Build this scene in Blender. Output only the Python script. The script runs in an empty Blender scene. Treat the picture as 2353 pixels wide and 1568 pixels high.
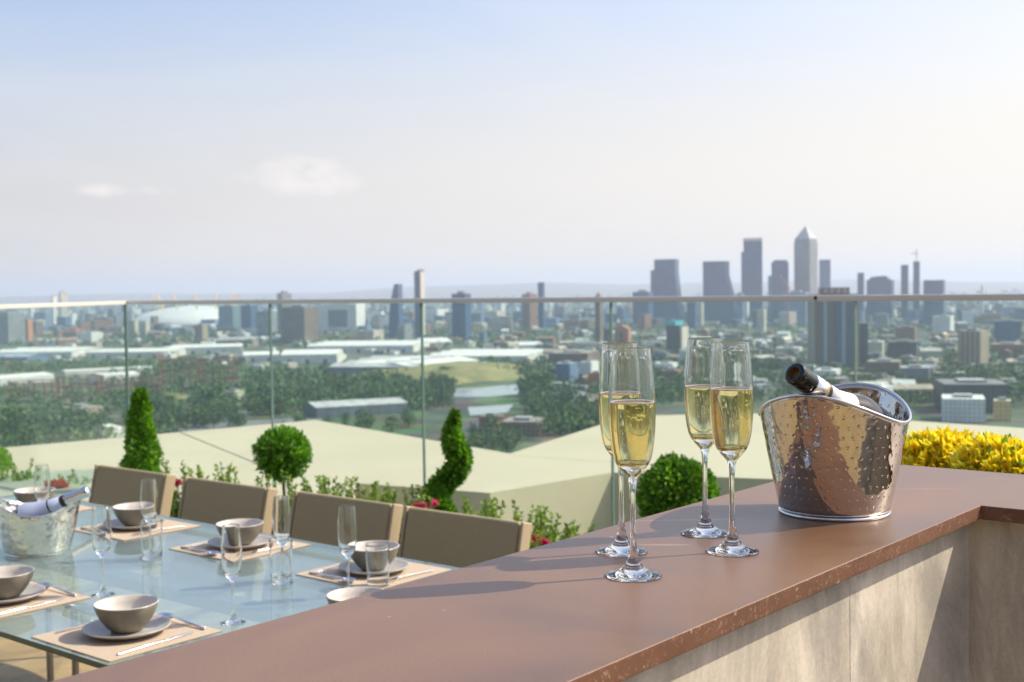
import bpy, bmesh, math, random
from mathutils import Vector, Matrix
random.seed(7)
R = math.radians
S = bpy.context.scene
COL = S.collection
PI = math.pi

# ---------------------------------------------------------------- camera
# measured on a 2353 x 1568 copy of the photograph
FPX, CX, CY, HZ, ROLL = 2850.0, 1176.5, 784.0, 662.0, 0.0142
EYE = Vector((0, 0, 1.52))
PITCH = math.atan((CY - HZ) / FPX)
_f = Vector((0, math.cos(PITCH), -math.sin(PITCH)))
_r0 = Vector((1, 0, 0))
_u0 = _r0.cross(_f)
_r = _r0 * math.cos(ROLL) - _u0 * math.sin(ROLL)
_u = _u0 * math.cos(ROLL) + _r0 * math.sin(ROLL)
cam = bpy.data.cameras.new('camera')
cam.sensor_width = 36
cam.lens = FPX / 2353 * 36
cam.clip_start = 0.05
cam.clip_end = 80000
cam.dof.use_dof = True
cam.dof.focus_distance = 1.50
cam.dof.aperture_fstop = 10.5
camo = bpy.data.objects.new('camera', cam)
COL.objects.link(camo)
camo.matrix_world = Matrix(((_r.x, _u.x, -_f.x, EYE.x), (_r.y, _u.y, -_f.y, EYE.y), (_r.z, _u.z, -_f.z, EYE.z), (0, 0, 0, 1)))
S.camera = camo

def ray(x, y):
    return _f + _r * ((x - CX) / FPX) - _u * ((y - CY) / FPX)
def onz(x, y, z):
    """where the sight line through a photograph point meets the level plane z"""
    d = ray(x, y)
    return EYE + d * ((z - EYE.z) / d.z)
def aty(x, y, Y):
    """the point of the sight line that lies Y metres out"""
    d = ray(x, y)
    return EYE + d * (Y / d.y)
U = Vector((0.632, 0.775, 0)); V = Vector((0.775, -0.632, 0))   # the terrace's own two directions
ANG_V = math.atan2(V.y, V.x); ANG_U = math.atan2(U.y, U.x)
def W(u, v, z=0.0):
    return Vector((U.x * u + V.x * v, U.y * u + V.y * v, z))
def uv(p):
    return (p.x * U.x + p.y * U.y, p.x * V.x + p.y * V.y)

# ---------------------------------------------------------------- object helpers
def tag(o, label=None, cat=None, group=None, kind=None):
    if label: o['label'] = label
    if cat: o['category'] = cat
    if group: o['group'] = group
    if kind: o['kind'] = kind
    return o
def empty(name, loc=(0, 0, 0), rz=0.0, label=None, cat=None, group=None):
    o = bpy.data.objects.new(name, None)
    o.empty_display_size = 0.1
    COL.objects.link(o)
    o.location = loc
    o.rotation_euler = (0, 0, rz)
    return tag(o, label, cat, group)
class MB:
    """collects verts and faces, then links them as ONE mesh object"""
    def __init__(s):
        s.v = []; s.f = []; s.m = []
    def add(s, vs, fs, mi=0, M=None):
        b = len(s.v)
        s.v += [tuple(M @ Vector(p)) for p in vs] if M is not None else [tuple(p) for p in vs]
        s.f += [tuple(b + i for i in f) for f in fs]
        s.m += [mi] * len(fs)
        return s
    def box(s, x0, x1, y0, y1, z0, z1, mi=0, M=None):
        v = [(x0, y0, z0), (x1, y0, z0), (x1, y1, z0), (x0, y1, z0), (x0, y0, z1), (x1, y0, z1), (x1, y1, z1), (x0, y1, z1)]
        return s.add(v, [(0, 3, 2, 1), (4, 5, 6, 7), (0, 1, 5, 4), (1, 2, 6, 5), (2, 3, 7, 6), (3, 0, 4, 7)], mi, M)
    def prism(s, pts, z0, z1, mi=0, M=None):
        n = len(pts)
        v = [(p[0], p[1], z0) for p in pts] + [(p[0], p[1], z1) for p in pts]
        f = [tuple(range(n))[::-1], tuple(range(n, 2 * n))] + [(i, (i + 1) % n, n + (i + 1) % n, n + i) for i in range(n)]
        return s.add(v, f, mi, M)
    def lathe(s, prof, n=32, mi=0, M=None, closed=False):
        """prof: list of (r, z); r = 0 makes a pole"""
        v = []; f = []; rows = []
        for r, z in prof:
            if r < 1e-7:
                rows.append([len(v)]); v.append((0, 0, z))
            else:
                rows.append(list(range(len(v), len(v) + n)))
                v += [(r * math.cos(2 * PI * k / n), r * math.sin(2 * PI * k / n), z) for k in range(n)]
        prs = list(zip(rows, rows[1:])) + ([(rows[-1], rows[0])] if closed else [])
        for a, b in prs:
            for k in range(n):
                k2 = (k + 1) % n
                if len(a) == 1 and len(b) == 1: continue
                if len(a) == 1: f.append((a[0], b[k2], b[k]))
                elif len(b) == 1: f.append((a[k], a[k2], b[0]))
                else: f.append((a[k], a[k2], b[k2], b[k]))
        return s.add(v, f, mi, M)
    def tube(s, pts, rad, n=8, mi=0, cap=True, M=None):
        pts = [Vector(p) for p in pts]
        v = []; f = []
        for i, p in enumerate(pts):
            d = (pts[min(i + 1, len(pts) - 1)] - pts[max(i - 1, 0)]).normalized()
            a = d.orthogonal().normalized() if i == 0 else (a - d * a.dot(d)).normalized()
            b = d.cross(a)
            r = rad[i] if isinstance(rad, (list, tuple)) else rad
            v += [tuple(p + a * (r * math.cos(2 * PI * k / n)) + b * (r * math.sin(2 * PI * k / n))) for k in range(n)]
        for i in range(len(pts) - 1):
            for k in range(n):
                k2 = (k + 1) % n
                f.append((i * n + k, i * n + k2, (i + 1) * n + k2, (i + 1) * n + k))
        if cap:
            f.append(tuple(range(n))[::-1]); f.append(tuple(range((len(pts) - 1) * n, len(pts) * n)))
        return s.add(v, f, mi, M)
    def build(s, name, mats, parent=None, smooth=False, bevel=0.0, seg=2, loc=None, rz=None):
        me = bpy.data.meshes.new(name)
        me.from_pydata(s.v, [], s.f)
        ml = mats if isinstance(mats, (list, tuple)) else [mats]
        for m in ml: me.materials.append(m)
        if len(ml) > 1: me.polygons.foreach_set('material_index', s.m)
        if smooth: me.polygons.foreach_set('use_smooth', [True] * len(s.f))
        me.update()
        o = bpy.data.objects.new(name, me)
        COL.objects.link(o)
        if parent is not None: o.parent = parent
        if loc is not None: o.location = loc
        if rz is not None: o.rotation_euler = (0, 0, rz)
        if bevel:
            b = o.modifiers.new('bevel', 'BEVEL'); b.width = bevel; b.segments = seg; b.limit_method = 'ANGLE'; b.angle_limit = R(40)
            if not smooth: me.polygons.foreach_set('use_smooth', [True] * len(s.f))
            w = o.modifiers.new('wn', 'WEIGHTED_NORMAL'); w.keep_sharp = False
        return o
KIDS = {}
def copy_tree(o, parent=None):
    c = o.copy(); COL.objects.link(c)
    if parent is not None: c.parent = parent
    for ch in list(o.children): copy_tree(ch, c)
    return c

# ---------------------------------------------------------------- materials
def mat(name):
    m = bpy.data.materials.new(name); m.use_nodes = True
    n = m.node_tree.nodes; b = n['Principled BSDF']
    return m, n, m.node_tree.links, b
def plain(name, col, rough=0.5, metal=0.0, spec=0.5, **kw):
    m, n, l, b = mat(name)
    b.inputs['Base Color'].default_value = (*col, 1)
    b.inputs['Roughness'].default_value = rough
    b.inputs['Metallic'].default_value = metal
    b.inputs['Specular IOR Level'].default_value = spec
    for k, v in kw.items(): b.inputs[k].default_value = v
    return m
def node(n, t, **kw):
    x = n.new(t)
    for k, v in kw.items(): setattr(x, k, v)
    return x
def math_n(n, l, op, a, b=None, c=None):
    x = n.new('ShaderNodeMath'); x.operation = op
    for i, q in enumerate((a, b, c)):
        if q is None: continue
        if isinstance(q, (int, float)): x.inputs[i].default_value = q
        else: l.new(q, x.inputs[i])
    return x.outputs[0]
def mixc(n, l, fac, a, b, mode='MIX'):
    x = n.new('ShaderNodeMix'); x.data_type = 'RGBA'; x.blend_type = mode
    for i, q in ((0, fac), (6, a), (7, b)):
        if isinstance(q, (int, float)): x.inputs[i].default_value = q
        elif isinstance(q, tuple): x.inputs[i].default_value = (*q, 1) if len(q) == 3 else q
        else: l.new(q, x.inputs[i])
    return x.outputs[2]
def noise(n, l, vec, scale, detail=4, rough=0.6, dist=0.0):
    x = n.new('ShaderNodeTexNoise'); x.inputs['Scale'].default_value = scale; x.inputs['Detail'].default_value = detail
    x.inputs['Roughness'].default_value = rough; x.inputs['Distortion'].default_value = dist
    if vec is not None: l.new(vec, x.inputs['Vector'])
    return x.outputs['Fac']
def ramp(n, l, fac, stops):
    x = n.new('ShaderNodeValToRGB'); e = x.color_ramp.elements
    while len(e) < len(stops): e.new(0.5)
    for q, (p, c) in zip(e, stops): q.position = p; q.color = (*c, 1) if len(c) == 3 else c
    l.new(fac, x.inputs[0]); return x.outputs[0]
def objco(n, l, scale=(1, 1, 1), rot=(0, 0, 0), kind='Object'):
    t = n.new('ShaderNodeTexCoord'); mp = n.new('ShaderNodeMapping')
    mp.inputs['Scale'].default_value = scale; mp.inputs['Rotation'].default_value = rot
    l.new(t.outputs[kind], mp.inputs[0]); return mp.outputs[0]
def bump(n, l, b, h, strength=0.3, dist=0.01):
    x = n.new('ShaderNodeBump'); x.inputs['Strength'].default_value = strength; x.inputs['Distance'].default_value = dist
    l.new(h, x.inputs['Height']); l.new(x.outputs[0], b.inputs['Normal'])

def m_counter():
    m, n, l, b = mat('brown_slab')
    co = objco(n, l, rot=(0, 0, -ANG_U))
    n1 = noise(n, l, co, 3.0, 6, 0.62, 0.6)
    c = ramp(n, l, n1, [(0.30, (0.172, 0.098, 0.054)), (0.50, (0.240, 0.148, 0.086)), (0.74, (0.305, 0.202, 0.124))])
    fine = noise(n, l, objco(n, l), 420, 2, 0.7)
    c = mixc(n, l, 0.55, c, ramp(n, l, fine, [(0.3, (0.13, 0.09, 0.08)), (0.7, (0.36, 0.25, 0.21))]), 'OVERLAY')
    # a few pale scratches
    st = noise(n, l, objco(n, l, scale=(1.4, 16, 3), rot=(0, 0, R(-62))), 2.2, 2, 0.5, 0.3)
    sm = ramp(n, l, st, [(0.715, (0, 0, 0)), (0.735, (1, 1, 1))])
    c = mixc(n, l, math_n(n, l, 'MULTIPLY', sm, 0.30), c, (0.50, 0.33, 0.25))
    sp = node(n, 'ShaderNodeTexVoronoi'); sp.inputs['Scale'].default_value = 70
    spm = math_n(n, l, 'LESS_THAN', sp.outputs['Distance'], 0.035)
    c = mixc(n, l, math_n(n, l, 'MULTIPLY', spm, 0.5), c, (0.6, 0.5, 0.42))
    l.new(c, b.inputs['Base Color']); b.inputs['Specular IOR Level'].default_value = 0.65
    l.new(ramp(n, l, n1, [(0.3, (0.30,) * 3), (0.7, (0.42,) * 3)]), b.inputs['Roughness'])
    bump(n, l, b, fine, 0.06, 0.001)
    return m
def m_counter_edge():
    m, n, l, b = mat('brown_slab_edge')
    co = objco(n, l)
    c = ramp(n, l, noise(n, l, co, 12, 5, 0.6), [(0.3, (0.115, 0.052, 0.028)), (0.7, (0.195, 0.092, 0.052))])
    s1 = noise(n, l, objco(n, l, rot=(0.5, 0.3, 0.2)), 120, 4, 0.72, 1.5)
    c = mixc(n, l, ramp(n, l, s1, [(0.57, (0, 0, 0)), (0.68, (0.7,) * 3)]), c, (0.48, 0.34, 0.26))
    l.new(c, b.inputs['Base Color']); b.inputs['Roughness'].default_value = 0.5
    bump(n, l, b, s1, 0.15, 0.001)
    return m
def m_stone():
    m, n, l, b = mat('stone_cladding')
    co = objco(n, l, scale=(1, 1, 0.22), rot=(0.06, 0.12, 0))
    n1 = noise(n, l, co, 7, 7, 0.56, 1.6)
    c = ramp(n, l, n1, [(0.28, (0.36, 0.32, 0.265)), (0.45, (0.55, 0.49, 0.40)), (0.60, (0.68, 0.61, 0.51)), (0.80, (0.77, 0.70, 0.60))])
    n2 = noise(n, l, objco(n, l, scale=(1, 1, 0.5), rot=(0.2, 0.25, 0.1)), 3.0, 6, 0.7, 2.2)
    c = mixc(n, l, math_n(n, l, 'MULTIPLY', ramp(n, l, n2, [(0.40, (0, 0, 0)), (0.62, (1, 1, 1))]), 0.8), c, (0.30, 0.275, 0.235))
    n3 = noise(n, l, objco(n, l), 160, 3, 0.7)
    c = mixc(n, l, 0.10, c, ramp(n, l, n3, [(0.35, (0.1,) * 3), (0.65, (0.9,) * 3)]), 'OVERLAY')
    l.new(c, b.inputs['Base Color']); b.inputs['Roughness'].default_value = 0.55
    bump(n, l, b, n1, 0.10, 0.003)
    return m
def m_glass(name, tint=(1, 1, 1), ior=1.5, rough=0.0, clear=0.0):
    m, n, l, b = mat(name); n.remove(b)
    g = node(n, 'ShaderNodeBsdfGlass'); g.inputs['Color'].default_value = (*tint, 1); g.inputs['IOR'].default_value = ior; g.inputs['Roughness'].default_value = rough
    out = n['Material Output']
    if clear:
        t = node(n, 'ShaderNodeBsdfTransparent'); t.inputs[0].default_value = (*tint, 1)
        x = node(n, 'ShaderNodeMixShader'); x.inputs[0].default_value = clear
        l.new(g.outputs[0], x.inputs[1]); l.new(t.outputs[0], x.inputs[2]); l.new(x.outputs[0], out.inputs[0])
    else: l.new(g.outputs[0], out.inputs[0])
    return m
def m_pane(name, tint, ior=1.5, body=None, amount=0.0, rough=0.0):
    """flat sheet glass: tinted see-through, mirror by angle, optionally a little body colour"""
    m, n, l, b = mat(name); n.remove(b); out = n['Material Output']
    t = node(n, 'ShaderNodeBsdfTransparent'); t.inputs[0].default_value = (*tint, 1)
    g = node(n, 'ShaderNodeBsdfGlossy'); g.inputs['Roughness'].default_value = rough
    lw_ = node(n, 'ShaderNodeLayerWeight'); r0 = ((ior - 1) / (ior + 1)) ** 2
    fres = math_n(n, l, 'ADD', math_n(n, l, 'MULTIPLY', math_n(n, l, 'POWER', lw_.outputs['Facing'], 5.0), 1 - r0), r0)
    base = t.outputs[0]
    if body:
        d = node(n, 'ShaderNodeBsdfDiffuse'); d.inputs[0].default_value = (*body, 1)
        x = node(n, 'ShaderNodeMixShader'); x.inputs[0].default_value = amount
        l.new(t.outputs[0], x.inputs[1]); l.new(d.outputs[0], x.inputs[2]); base = x.outputs[0]
    x = node(n, 'ShaderNodeMixShader'); l.new(fres if name == 'tabletop_glass' else math_n(n, l, 'MULTIPLY', fres, 0.55), x.inputs[0])
    l.new(base, x.inputs[1]); l.new(g.outputs[0], x.inputs[2]); l.new(x.outputs[0], out.inputs[0])
    return m
def m_hammered(name, col=(0.62, 0.585, 0.54), sx=46, sz=0.0138, soft_amp=0.0024):
    m, n, l, b = mat(name)
    b.inputs['Base Color'].default_value = (*col, 1); b.inputs['Metallic'].default_value = 1; b.inputs['Roughness'].default_value = 0.07
    t = node(n, 'ShaderNodeTexCoord'); sp = node(n, 'ShaderNodeSeparateXYZ'); l.new(t.outputs['Object'], sp.inputs[0])
    an = math_n(n, l, 'ARCTAN2', sp.outputs[1], sp.outputs[0])
    a = math_n(n, l, 'MULTIPLY', an, sx / (2 * PI)); z = math_n(n, l, 'DIVIDE', sp.outputs[2], sz)
    jit = noise(n, l, objco(n, l), 60, 1, 0.5)
    z = math_n(n, l, 'ADD', z, math_n(n, l, 'MULTIPLY', jit, 0.5))
    row = math_n(n, l, 'FLOOR', z)
    a = math_n(n, l, 'ADD', a, math_n(n, l, 'MULTIPLY', row, 0.5))
    fa = math_n(n, l, 'SUBTRACT', math_n(n, l, 'FRACT', a), 0.5); fz = math_n(n, l, 'SUBTRACT', math_n(n, l, 'FRACT', z), 0.5)
    d = math_n(n, l, 'SQRT', math_n(n, l, 'ADD', math_n(n, l, 'MULTIPLY', fa, fa), math_n(n, l, 'MULTIPLY', fz, fz)))
    mr = node(n, 'ShaderNodeMapRange'); mr.interpolation_type = 'SMOOTHSTEP'
    for i, v in ((1, 0.04), (2, 0.21), (3, 0.0), (4, 1.0)): mr.inputs[i].default_value = v
    l.new(d, mr.inputs[0])
    soft = noise(n, l, objco(n, l), 30, 2, 0.5)
    h = math_n(n, l, 'ADD', math_n(n, l, 'MULTIPLY', mr.outputs[0], 0.00042), math_n(n, l, 'MULTIPLY', soft, soft_amp))
    bump(n, l, b, h, 0.85, 1.0)
    return m
def m_mat():
    m, n, l, b = mat('woven_mat')
    co = objco(n, l)
    w1 = node(n, 'ShaderNodeTexWave', bands_direction='X'); w1.inputs['Scale'].default_value = 52; l.new(co, w1.inputs[0])
    w2 = node(n, 'ShaderNodeTexWave', bands_direction='Y'); w2.inputs['Scale'].default_value = 52; l.new(co, w2.inputs[0])
    w = math_n(n, l, 'MULTIPLY', w1.outputs['Fac'], w2.outputs['Fac'])
    l.new(ramp(n, l, w, [(0.0, (0.36, 0.275, 0.19)), (0.55, (0.66, 0.55, 0.42))]), b.inputs['Base Color']); b.inputs['Roughness'].default_value = 0.8
    bump(n, l, b, w, 0.5, 0.001)
    return m
def m_tile():
    m, n, l, b = mat('floor_tile')
    co = objco(n, l, rot=(0, 0, -ANG_U))
    br = node(n, 'ShaderNodeTexBrick', offset=0.0); l.new(co, br.inputs['Vector'])
    br.inputs['Scale'].default_value = 1.0; br.inputs['Brick Width'].default_value = 0.6; br.inputs['Row Height'].default_value = 0.6
    br.inputs['Mortar Size'].default_value = 0.004
    br.inputs['Color1'].default_value = (0.30, 0.22, 0.105, 1); br.inputs['Color2'].default_value = (0.35, 0.265, 0.13, 1); br.inputs['Mortar'].default_value = (0.42, 0.36, 0.26, 1)
    n1 = noise(n, l, co, 5, 6, 0.65, 0.8)
    c = mixc(n, l, 0.5, br.outputs[0], ramp(n, l, n1, [(0.3, (0.2,) * 3), (0.7, (0.75,) * 3)]), 'OVERLAY')
    l.new(c, b.inputs['Base Color']); b.inputs['Roughness'].default_value = 0.45
    return m
def m_noisy(name, c0, c1, scale=8, rough=0.6, lo=0.35, hi=0.65, bumps=0.0, scl=(1, 1, 1), **kw):
    m, n, l, b = mat(name)
    f = noise(n, l, objco(n, l, scale=scl), scale, 5, 0.6)
    l.new(ramp(n, l, f, [(lo, c0), (hi, c1)]), b.inputs['Base Color']); b.inputs['Roughness'].default_value = rough
    for k, v in kw.items(): b.inputs[k].default_value = v
    if bumps: bump(n, l, b, f, bumps, 0.01)
    return m
def m_leaf(name, col, trans=0.25, rough=0.45):
    m, n, l, b = mat(name); out = n['Material Output']
    b.inputs['Base Color'].default_value = (*col, 1); b.inputs['Roughness'].default_value = rough
    t = node(n, 'ShaderNodeBsdfTranslucent'); t.inputs[0].default_value = (min(1, col[0] * 1.5), min(1, col[1] * 1.5), col[2], 1)
    x = node(n, 'ShaderNodeMixShader'); x.inputs[0].default_value = trans
    l.new(b.outputs[0], x.inputs[1]); l.new(t.outputs[0], x.inputs[2]); l.new(x.outputs[0], out.inputs[0])
    return m
def m_building(name, wall, win, roof, sx=3.4, sz=3.3, fx=0.55, fz=0.5, rough=0.6):
    m, n, l, b = mat(name)
    t = node(n, 'ShaderNodeTexCoord'); sp = node(n, 'ShaderNodeSeparateXYZ'); l.new(t.outputs['Object'], sp.inputs[0])
    h = math_n(n, l, 'ADD', sp.outputs[0], sp.outputs[1])
    a = math_n(n, l, 'LESS_THAN', math_n(n, l, 'FRACT', math_n(n, l, 'DIVIDE', h, sx)), fx)
    c = math_n(n, l, 'LESS_THAN', math_n(n, l, 'FRACT', math_n(n, l, 'DIVIDE', sp.outputs[2], sz)), fz)
    w = math_n(n, l, 'MULTIPLY', a, c)
    g = node(n, 'ShaderNodeNewGeometry'); sn = node(n, 'ShaderNodeSeparateXYZ'); l.new(g.outputs['Normal'], sn.inputs[0])
    top = math_n(n, l, 'GREATER_THAN', sn.outputs[2], 0.3)
    big = noise(n, l, objco(n, l), 0.05, 3, 0.6)
    wc = mixc(n, l, 0.5, wall, ramp(n, l, big, [(0.3, (0.25,) * 3), (0.7, (0.75,) * 3)]), 'OVERLAY')
    wc = mixc(n, l, w, wc, win)
    rn = noise(n, l, objco(n, l), 0.12, 4, 0.7)
    rc = mixc(n, l, 0.6, roof, ramp(n, l, rn, [(0.3, (0.2,) * 3), (0.7, (0.8,) * 3)]), 'OVERLAY')
    l.new(mixc(n, l, top, wc, rc), b.inputs['Base Color']); b.inputs['Roughness'].default_value = rough
    return m

M = dict(
    counter=m_counter(), edge=m_counter_edge(), stone=m_stone(), tile=m_tile(), mat=m_mat(),
    glass=m_glass('clear_glass', (0.99, 0.995, 0.99)),
    tglass=m_glass('table_glass', (0.995, 1.0, 0.998)),
    wine=m_glass('champagne', (1.0, 0.925, 0.68), 1.34),
    foam=plain('foam', (0.85, 0.72, 0.60), 0.6),
    steel=m_hammered('hammered_steel'), steel2=m_hammered('hammered_silver', (0.74, 0.71, 0.64), 34, 0.020, 0.010),
    bead=plain('polished_steel', (0.82, 0.81, 0.80), 0.12, 1.0),
    cutlery=plain('cutlery_steel', (0.80, 0.80, 0.82), 0.14, 1.0),
    bottle=plain('bottle_glass', (0.008, 0.010, 0.006), 0.08, 0, 0.6),
    amber=plain('bottle_mouth', (0.16, 0.085, 0.01), 0.25),
    foil_white=m_noisy('neck_paper', (0.72, 0.70, 0.68), (0.82, 0.80, 0.78), 90, 0.4),
    foil_gold=plain('gold_foil', (0.70, 0.50, 0.24), 0.3, 0.9),
    foil_silver=plain('silver_foil', (0.78, 0.78, 0.80), 0.2, 1.0),
    neck_blue=plain('neck_label', (0.42, 0.47, 0.62), 0.35),
    band=plain('dark_band', (0.02, 0.02, 0.022), 0.3),
    bowl_out=m_noisy('stoneware_outside', (0.165, 0.145, 0.105), (0.205, 0.18, 0.135), 30, 0.4),
    bowl_in=m_noisy('stoneware_inside', (0.50, 0.46, 0.415), (0.56, 0.52, 0.47), 30, 0.28),
    plate=m_noisy('stoneware_plate', (0.37, 0.345, 0.31), (0.43, 0.405, 0.37), 30, 0.32),
    fabric=m_noisy('taupe_sling', (0.31, 0.25, 0.135), (0.365, 0.30, 0.165), 300, 0.7, bumps=0.1),
    lit_side_tan=plain('painted_sunlit_tan', (0.40, 0.315, 0.20), 0.6),  # lighter than the sling: sunlight painted into the backrest sides
    frame=plain('chair_metal', (0.30, 0.26, 0.22), 0.4, 0.5),
    pane=m_pane('balustrade_glass', (0.872, 0.943, 0.945), 1.42, (0.5, 0.6, 0.58), 0.012),
    pane_edge=plain('glass_edge', (0.16, 0.23, 0.21), 0.15),
    rail=plain('rail_metal', (0.62, 0.59, 0.54), 0.38, 0.2),
    rail_dark=plain('rail_bolt', (0.02, 0.02, 0.02), 0.4),
    top=m_pane('tabletop_glass', (0.84, 0.94, 0.94), 1.75, (0.55, 0.71, 0.74), 0.20),
    top_edge=plain('tabletop_edge', (0.03, 0.075, 0.055), 0.15),
    roof=m_noisy('cream_membrane', (0.55, 0.475, 0.325), (0.595, 0.515, 0.352), 0.9, 0.65),
    planter=plain('planter_stone', (0.28, 0.25, 0.2), 0.7),
    soil=plain('soil', (0.05, 0.035, 0.02), 0.9),
    bark=plain('topiary_stem', (0.10, 0.06, 0.03), 0.8),
    lf1=m_leaf('box_leaf', (0.10, 0.24, 0.014), 0.4), lf2=m_leaf('box_leaf_light', (0.22, 0.42, 0.025), 0.4), lf3=m_leaf('box_leaf_dark', (0.05, 0.14, 0.012), 0.35),
    yl1=m_leaf('gold_leaf', (0.88, 0.58, 0.015), 0.4), yl2=m_leaf('gold_leaf_pale', (0.90, 0.74, 0.06), 0.4), yl3=m_leaf('gold_leaf_green', (0.17, 0.30, 0.03), 0.3),
    sp1=m_leaf('sprig_leaf', (0.20, 0.34, 0.04), 0.35), sp2=m_leaf('sprig_leaf_light', (0.36, 0.44, 0.07), 0.35), sp3=m_leaf('sprig_leaf_dark', (0.07, 0.17, 0.02), 0.3),
    pink=m_leaf('pink_petal', (0.72, 0.06, 0.19), 0.3), pink2=m_leaf('pale_petal', (0.78, 0.22, 0.34), 0.3), red=m_leaf('red_petal', (0.62, 0.008, 0.012), 0.2),
    facade=plain('facade_render', (0.17, 0.14, 0.11), 0.6), dark=plain('dark_glazing', (0.02, 0.022, 0.025), 0.06), bronze=plain('door_frame', (0.06, 0.055, 0.05), 0.4),
)

# ---------------------------------------------------------------- light
SUN_AZ = math.atan2(0.970, 0.242)      # clockwise from +Y
SUN_EL = R(43)
sun_dir = Vector((math.sin(SUN_AZ) * math.cos(SUN_EL), math.cos(SUN_AZ) * math.cos(SUN_EL), math.sin(SUN_EL)))
sl = bpy.data.lights.new('sun', 'SUN'); sl.energy = 3.6; sl.angle = R(0.53); sl.color = (1.0, 0.90, 0.73)
so = bpy.data.objects.new('sun', sl); COL.objects.link(so)
so.rotation_euler = (-sun_dir).to_track_quat('-Z', 'Y').to_euler(); so.location = (20, 5, 30)

wd = bpy.data.worlds.new('World'); S.world = wd; wd.use_nodes = True
n, l = wd.node_tree.nodes, wd.node_tree.links
bg = n['Background']
sky = node(n, 'ShaderNodeTexSky', sky_type='NISHITA'); sky.sun_disc = False
sky.sun_elevation = SUN_EL; sky.sun_rotation = SUN_AZ
sky.altitude = 100; sky.air_density = 1.0; sky.dust_density = 3.2; sky.ozone_density = 1.6
tc = node(n, 'ShaderNodeTexCoord')
gen = tc.outputs['Generated']
# thin high cloud, and one small cumulus low over the skyline: both lie in the sky, by direction
sepd = node(n, 'ShaderNodeSeparateXYZ'); l.new(gen, sepd.inputs[0])
mp = node(n, 'ShaderNodeMapping'); mp.inputs['Scale'].default_value = (1.2, 1.2, 5.5); mp.inputs['Rotation'].default_value = (0.1, 0.06, 0.3); l.new(gen, mp.inputs[0])
cir = noise(n, l, mp.outputs[0], 2.6, 7, 0.55, 0.7)
cirm = ramp(n, l, cir, [(0.40, (0, 0, 0)), (0.75, (1, 1, 1))])
def blob(px, py, rx, ry):
    d = ray(px, py).normalized()
    el = math_n(n, l, 'DIVIDE', math_n(n, l, 'SUBTRACT', sepd.outputs[2], d.z), ry)
    az = math_n(n, l, 'DIVIDE', math_n(n, l, 'SUBTRACT', math_n(n, l, 'DIVIDE', sepd.outputs[0], sepd.outputs[1]), d.x / d.y), rx)
    q = math_n(n, l, 'ADD', math_n(n, l, 'MULTIPLY', el, el), math_n(n, l, 'MULTIPLY', az, az))
    return math_n(n, l, 'SUBTRACT', 1.0, q)
mp2 = node(n, 'ShaderNodeMapping'); mp2.inputs['Scale'].default_value = (1, 1, 1.6); l.new(gen, mp2.inputs[0])
cn = noise(n, l, mp2.outputs[0], 42, 7, 0.6, 0.2)
tot = None
for px, py, rx, ry, s in ((690, 402, 0.044, 0.021, 1.0), (745, 418, 0.042, 0.014, 0.75), (240, 437, 0.03, 0.007, 0.75), (360, 437, 0.025, 0.005, 0.5), (560, 410, 0.03, 0.007, 0.4)):
    bl = math_n(n, l, 'MAXIMUM', blob(px, py, rx, ry), 0.0)
    bl = math_n(n, l, 'MULTIPLY', bl, s)
    tot = bl if tot is None else math_n(n, l, 'MAXIMUM', tot, bl)
cl = math_n(n, l, 'MULTIPLY', tot, math_n(n, l, 'MULTIPLY', math_n(n, l, 'SUBTRACT', cn, 0.16), 2.0))
clm = ramp(n, l, cl, [(0.12, (0, 0, 0)), (0.95, (1, 1, 1))])
fwdm = math_n(n, l, 'GREATER_THAN', sepd.outputs[1], 0.3)
clm = math_n(n, l, 'MULTIPLY', clm, fwdm)
CLOUD = (4.3, 4.2, 4.1)
# a milky veil of high thin cloud: thick towards the horizon and towards the sun
skyt = mixc(n, l, 1.0, sky.outputs[0], (0.93, 0.90, 0.945), 'MULTIPLY')
dsun = node(n, 'ShaderNodeVectorMath', operation='DOT_PRODUCT'); l.new(gen, dsun.inputs[0]); dsun.inputs[1].default_value = (sun_dir.x, sun_dir.y, 0)
sunw = node(n, 'ShaderNodeMapRange'); l.new(dsun.outputs['Value'], sunw.inputs[0])
for i, v in ((1, -0.15), (2, 0.50), (3, 0.0), (4, 1.0)): sunw.inputs[i].default_value = v
zz = math_n(n, l, 'ABSOLUTE', sepd.outputs[2])
vz = node(n, 'ShaderNodeMapRange'); vz.interpolation_type = 'SMOOTHSTEP'; l.new(zz, vz.inputs[0])
for i, v in ((1, 0.0), (2, 0.30), (3, 0.95), (4, -0.10)): vz.inputs[i].default_value = v
vf = math_n(n, l, 'MAXIMUM', math_n(n, l, 'MINIMUM', math_n(n, l, 'ADD', vz.outputs[0], math_n(n, l, 'MULTIPLY', sunw.outputs[0], 0.36)), 0.95), 0.0)
veil = mixc(n, l, sunw.outputs[0], (3.12, 3.00, 3.04), (4.45, 4.22, 3.88))
c = mixc(n, l, vf, skyt, veil)
c = mixc(n, l, math_n(n, l, 'MULTIPLY', cirm, 0.20), c, CLOUD)
c = mixc(n, l, math_n(n, l, 'MULTIPLY', clm, 0.75), c, (4.9, 4.45, 4.2))
l.new(c, bg.inputs[0]); bg.inputs[1].default_value = 0.15

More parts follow.
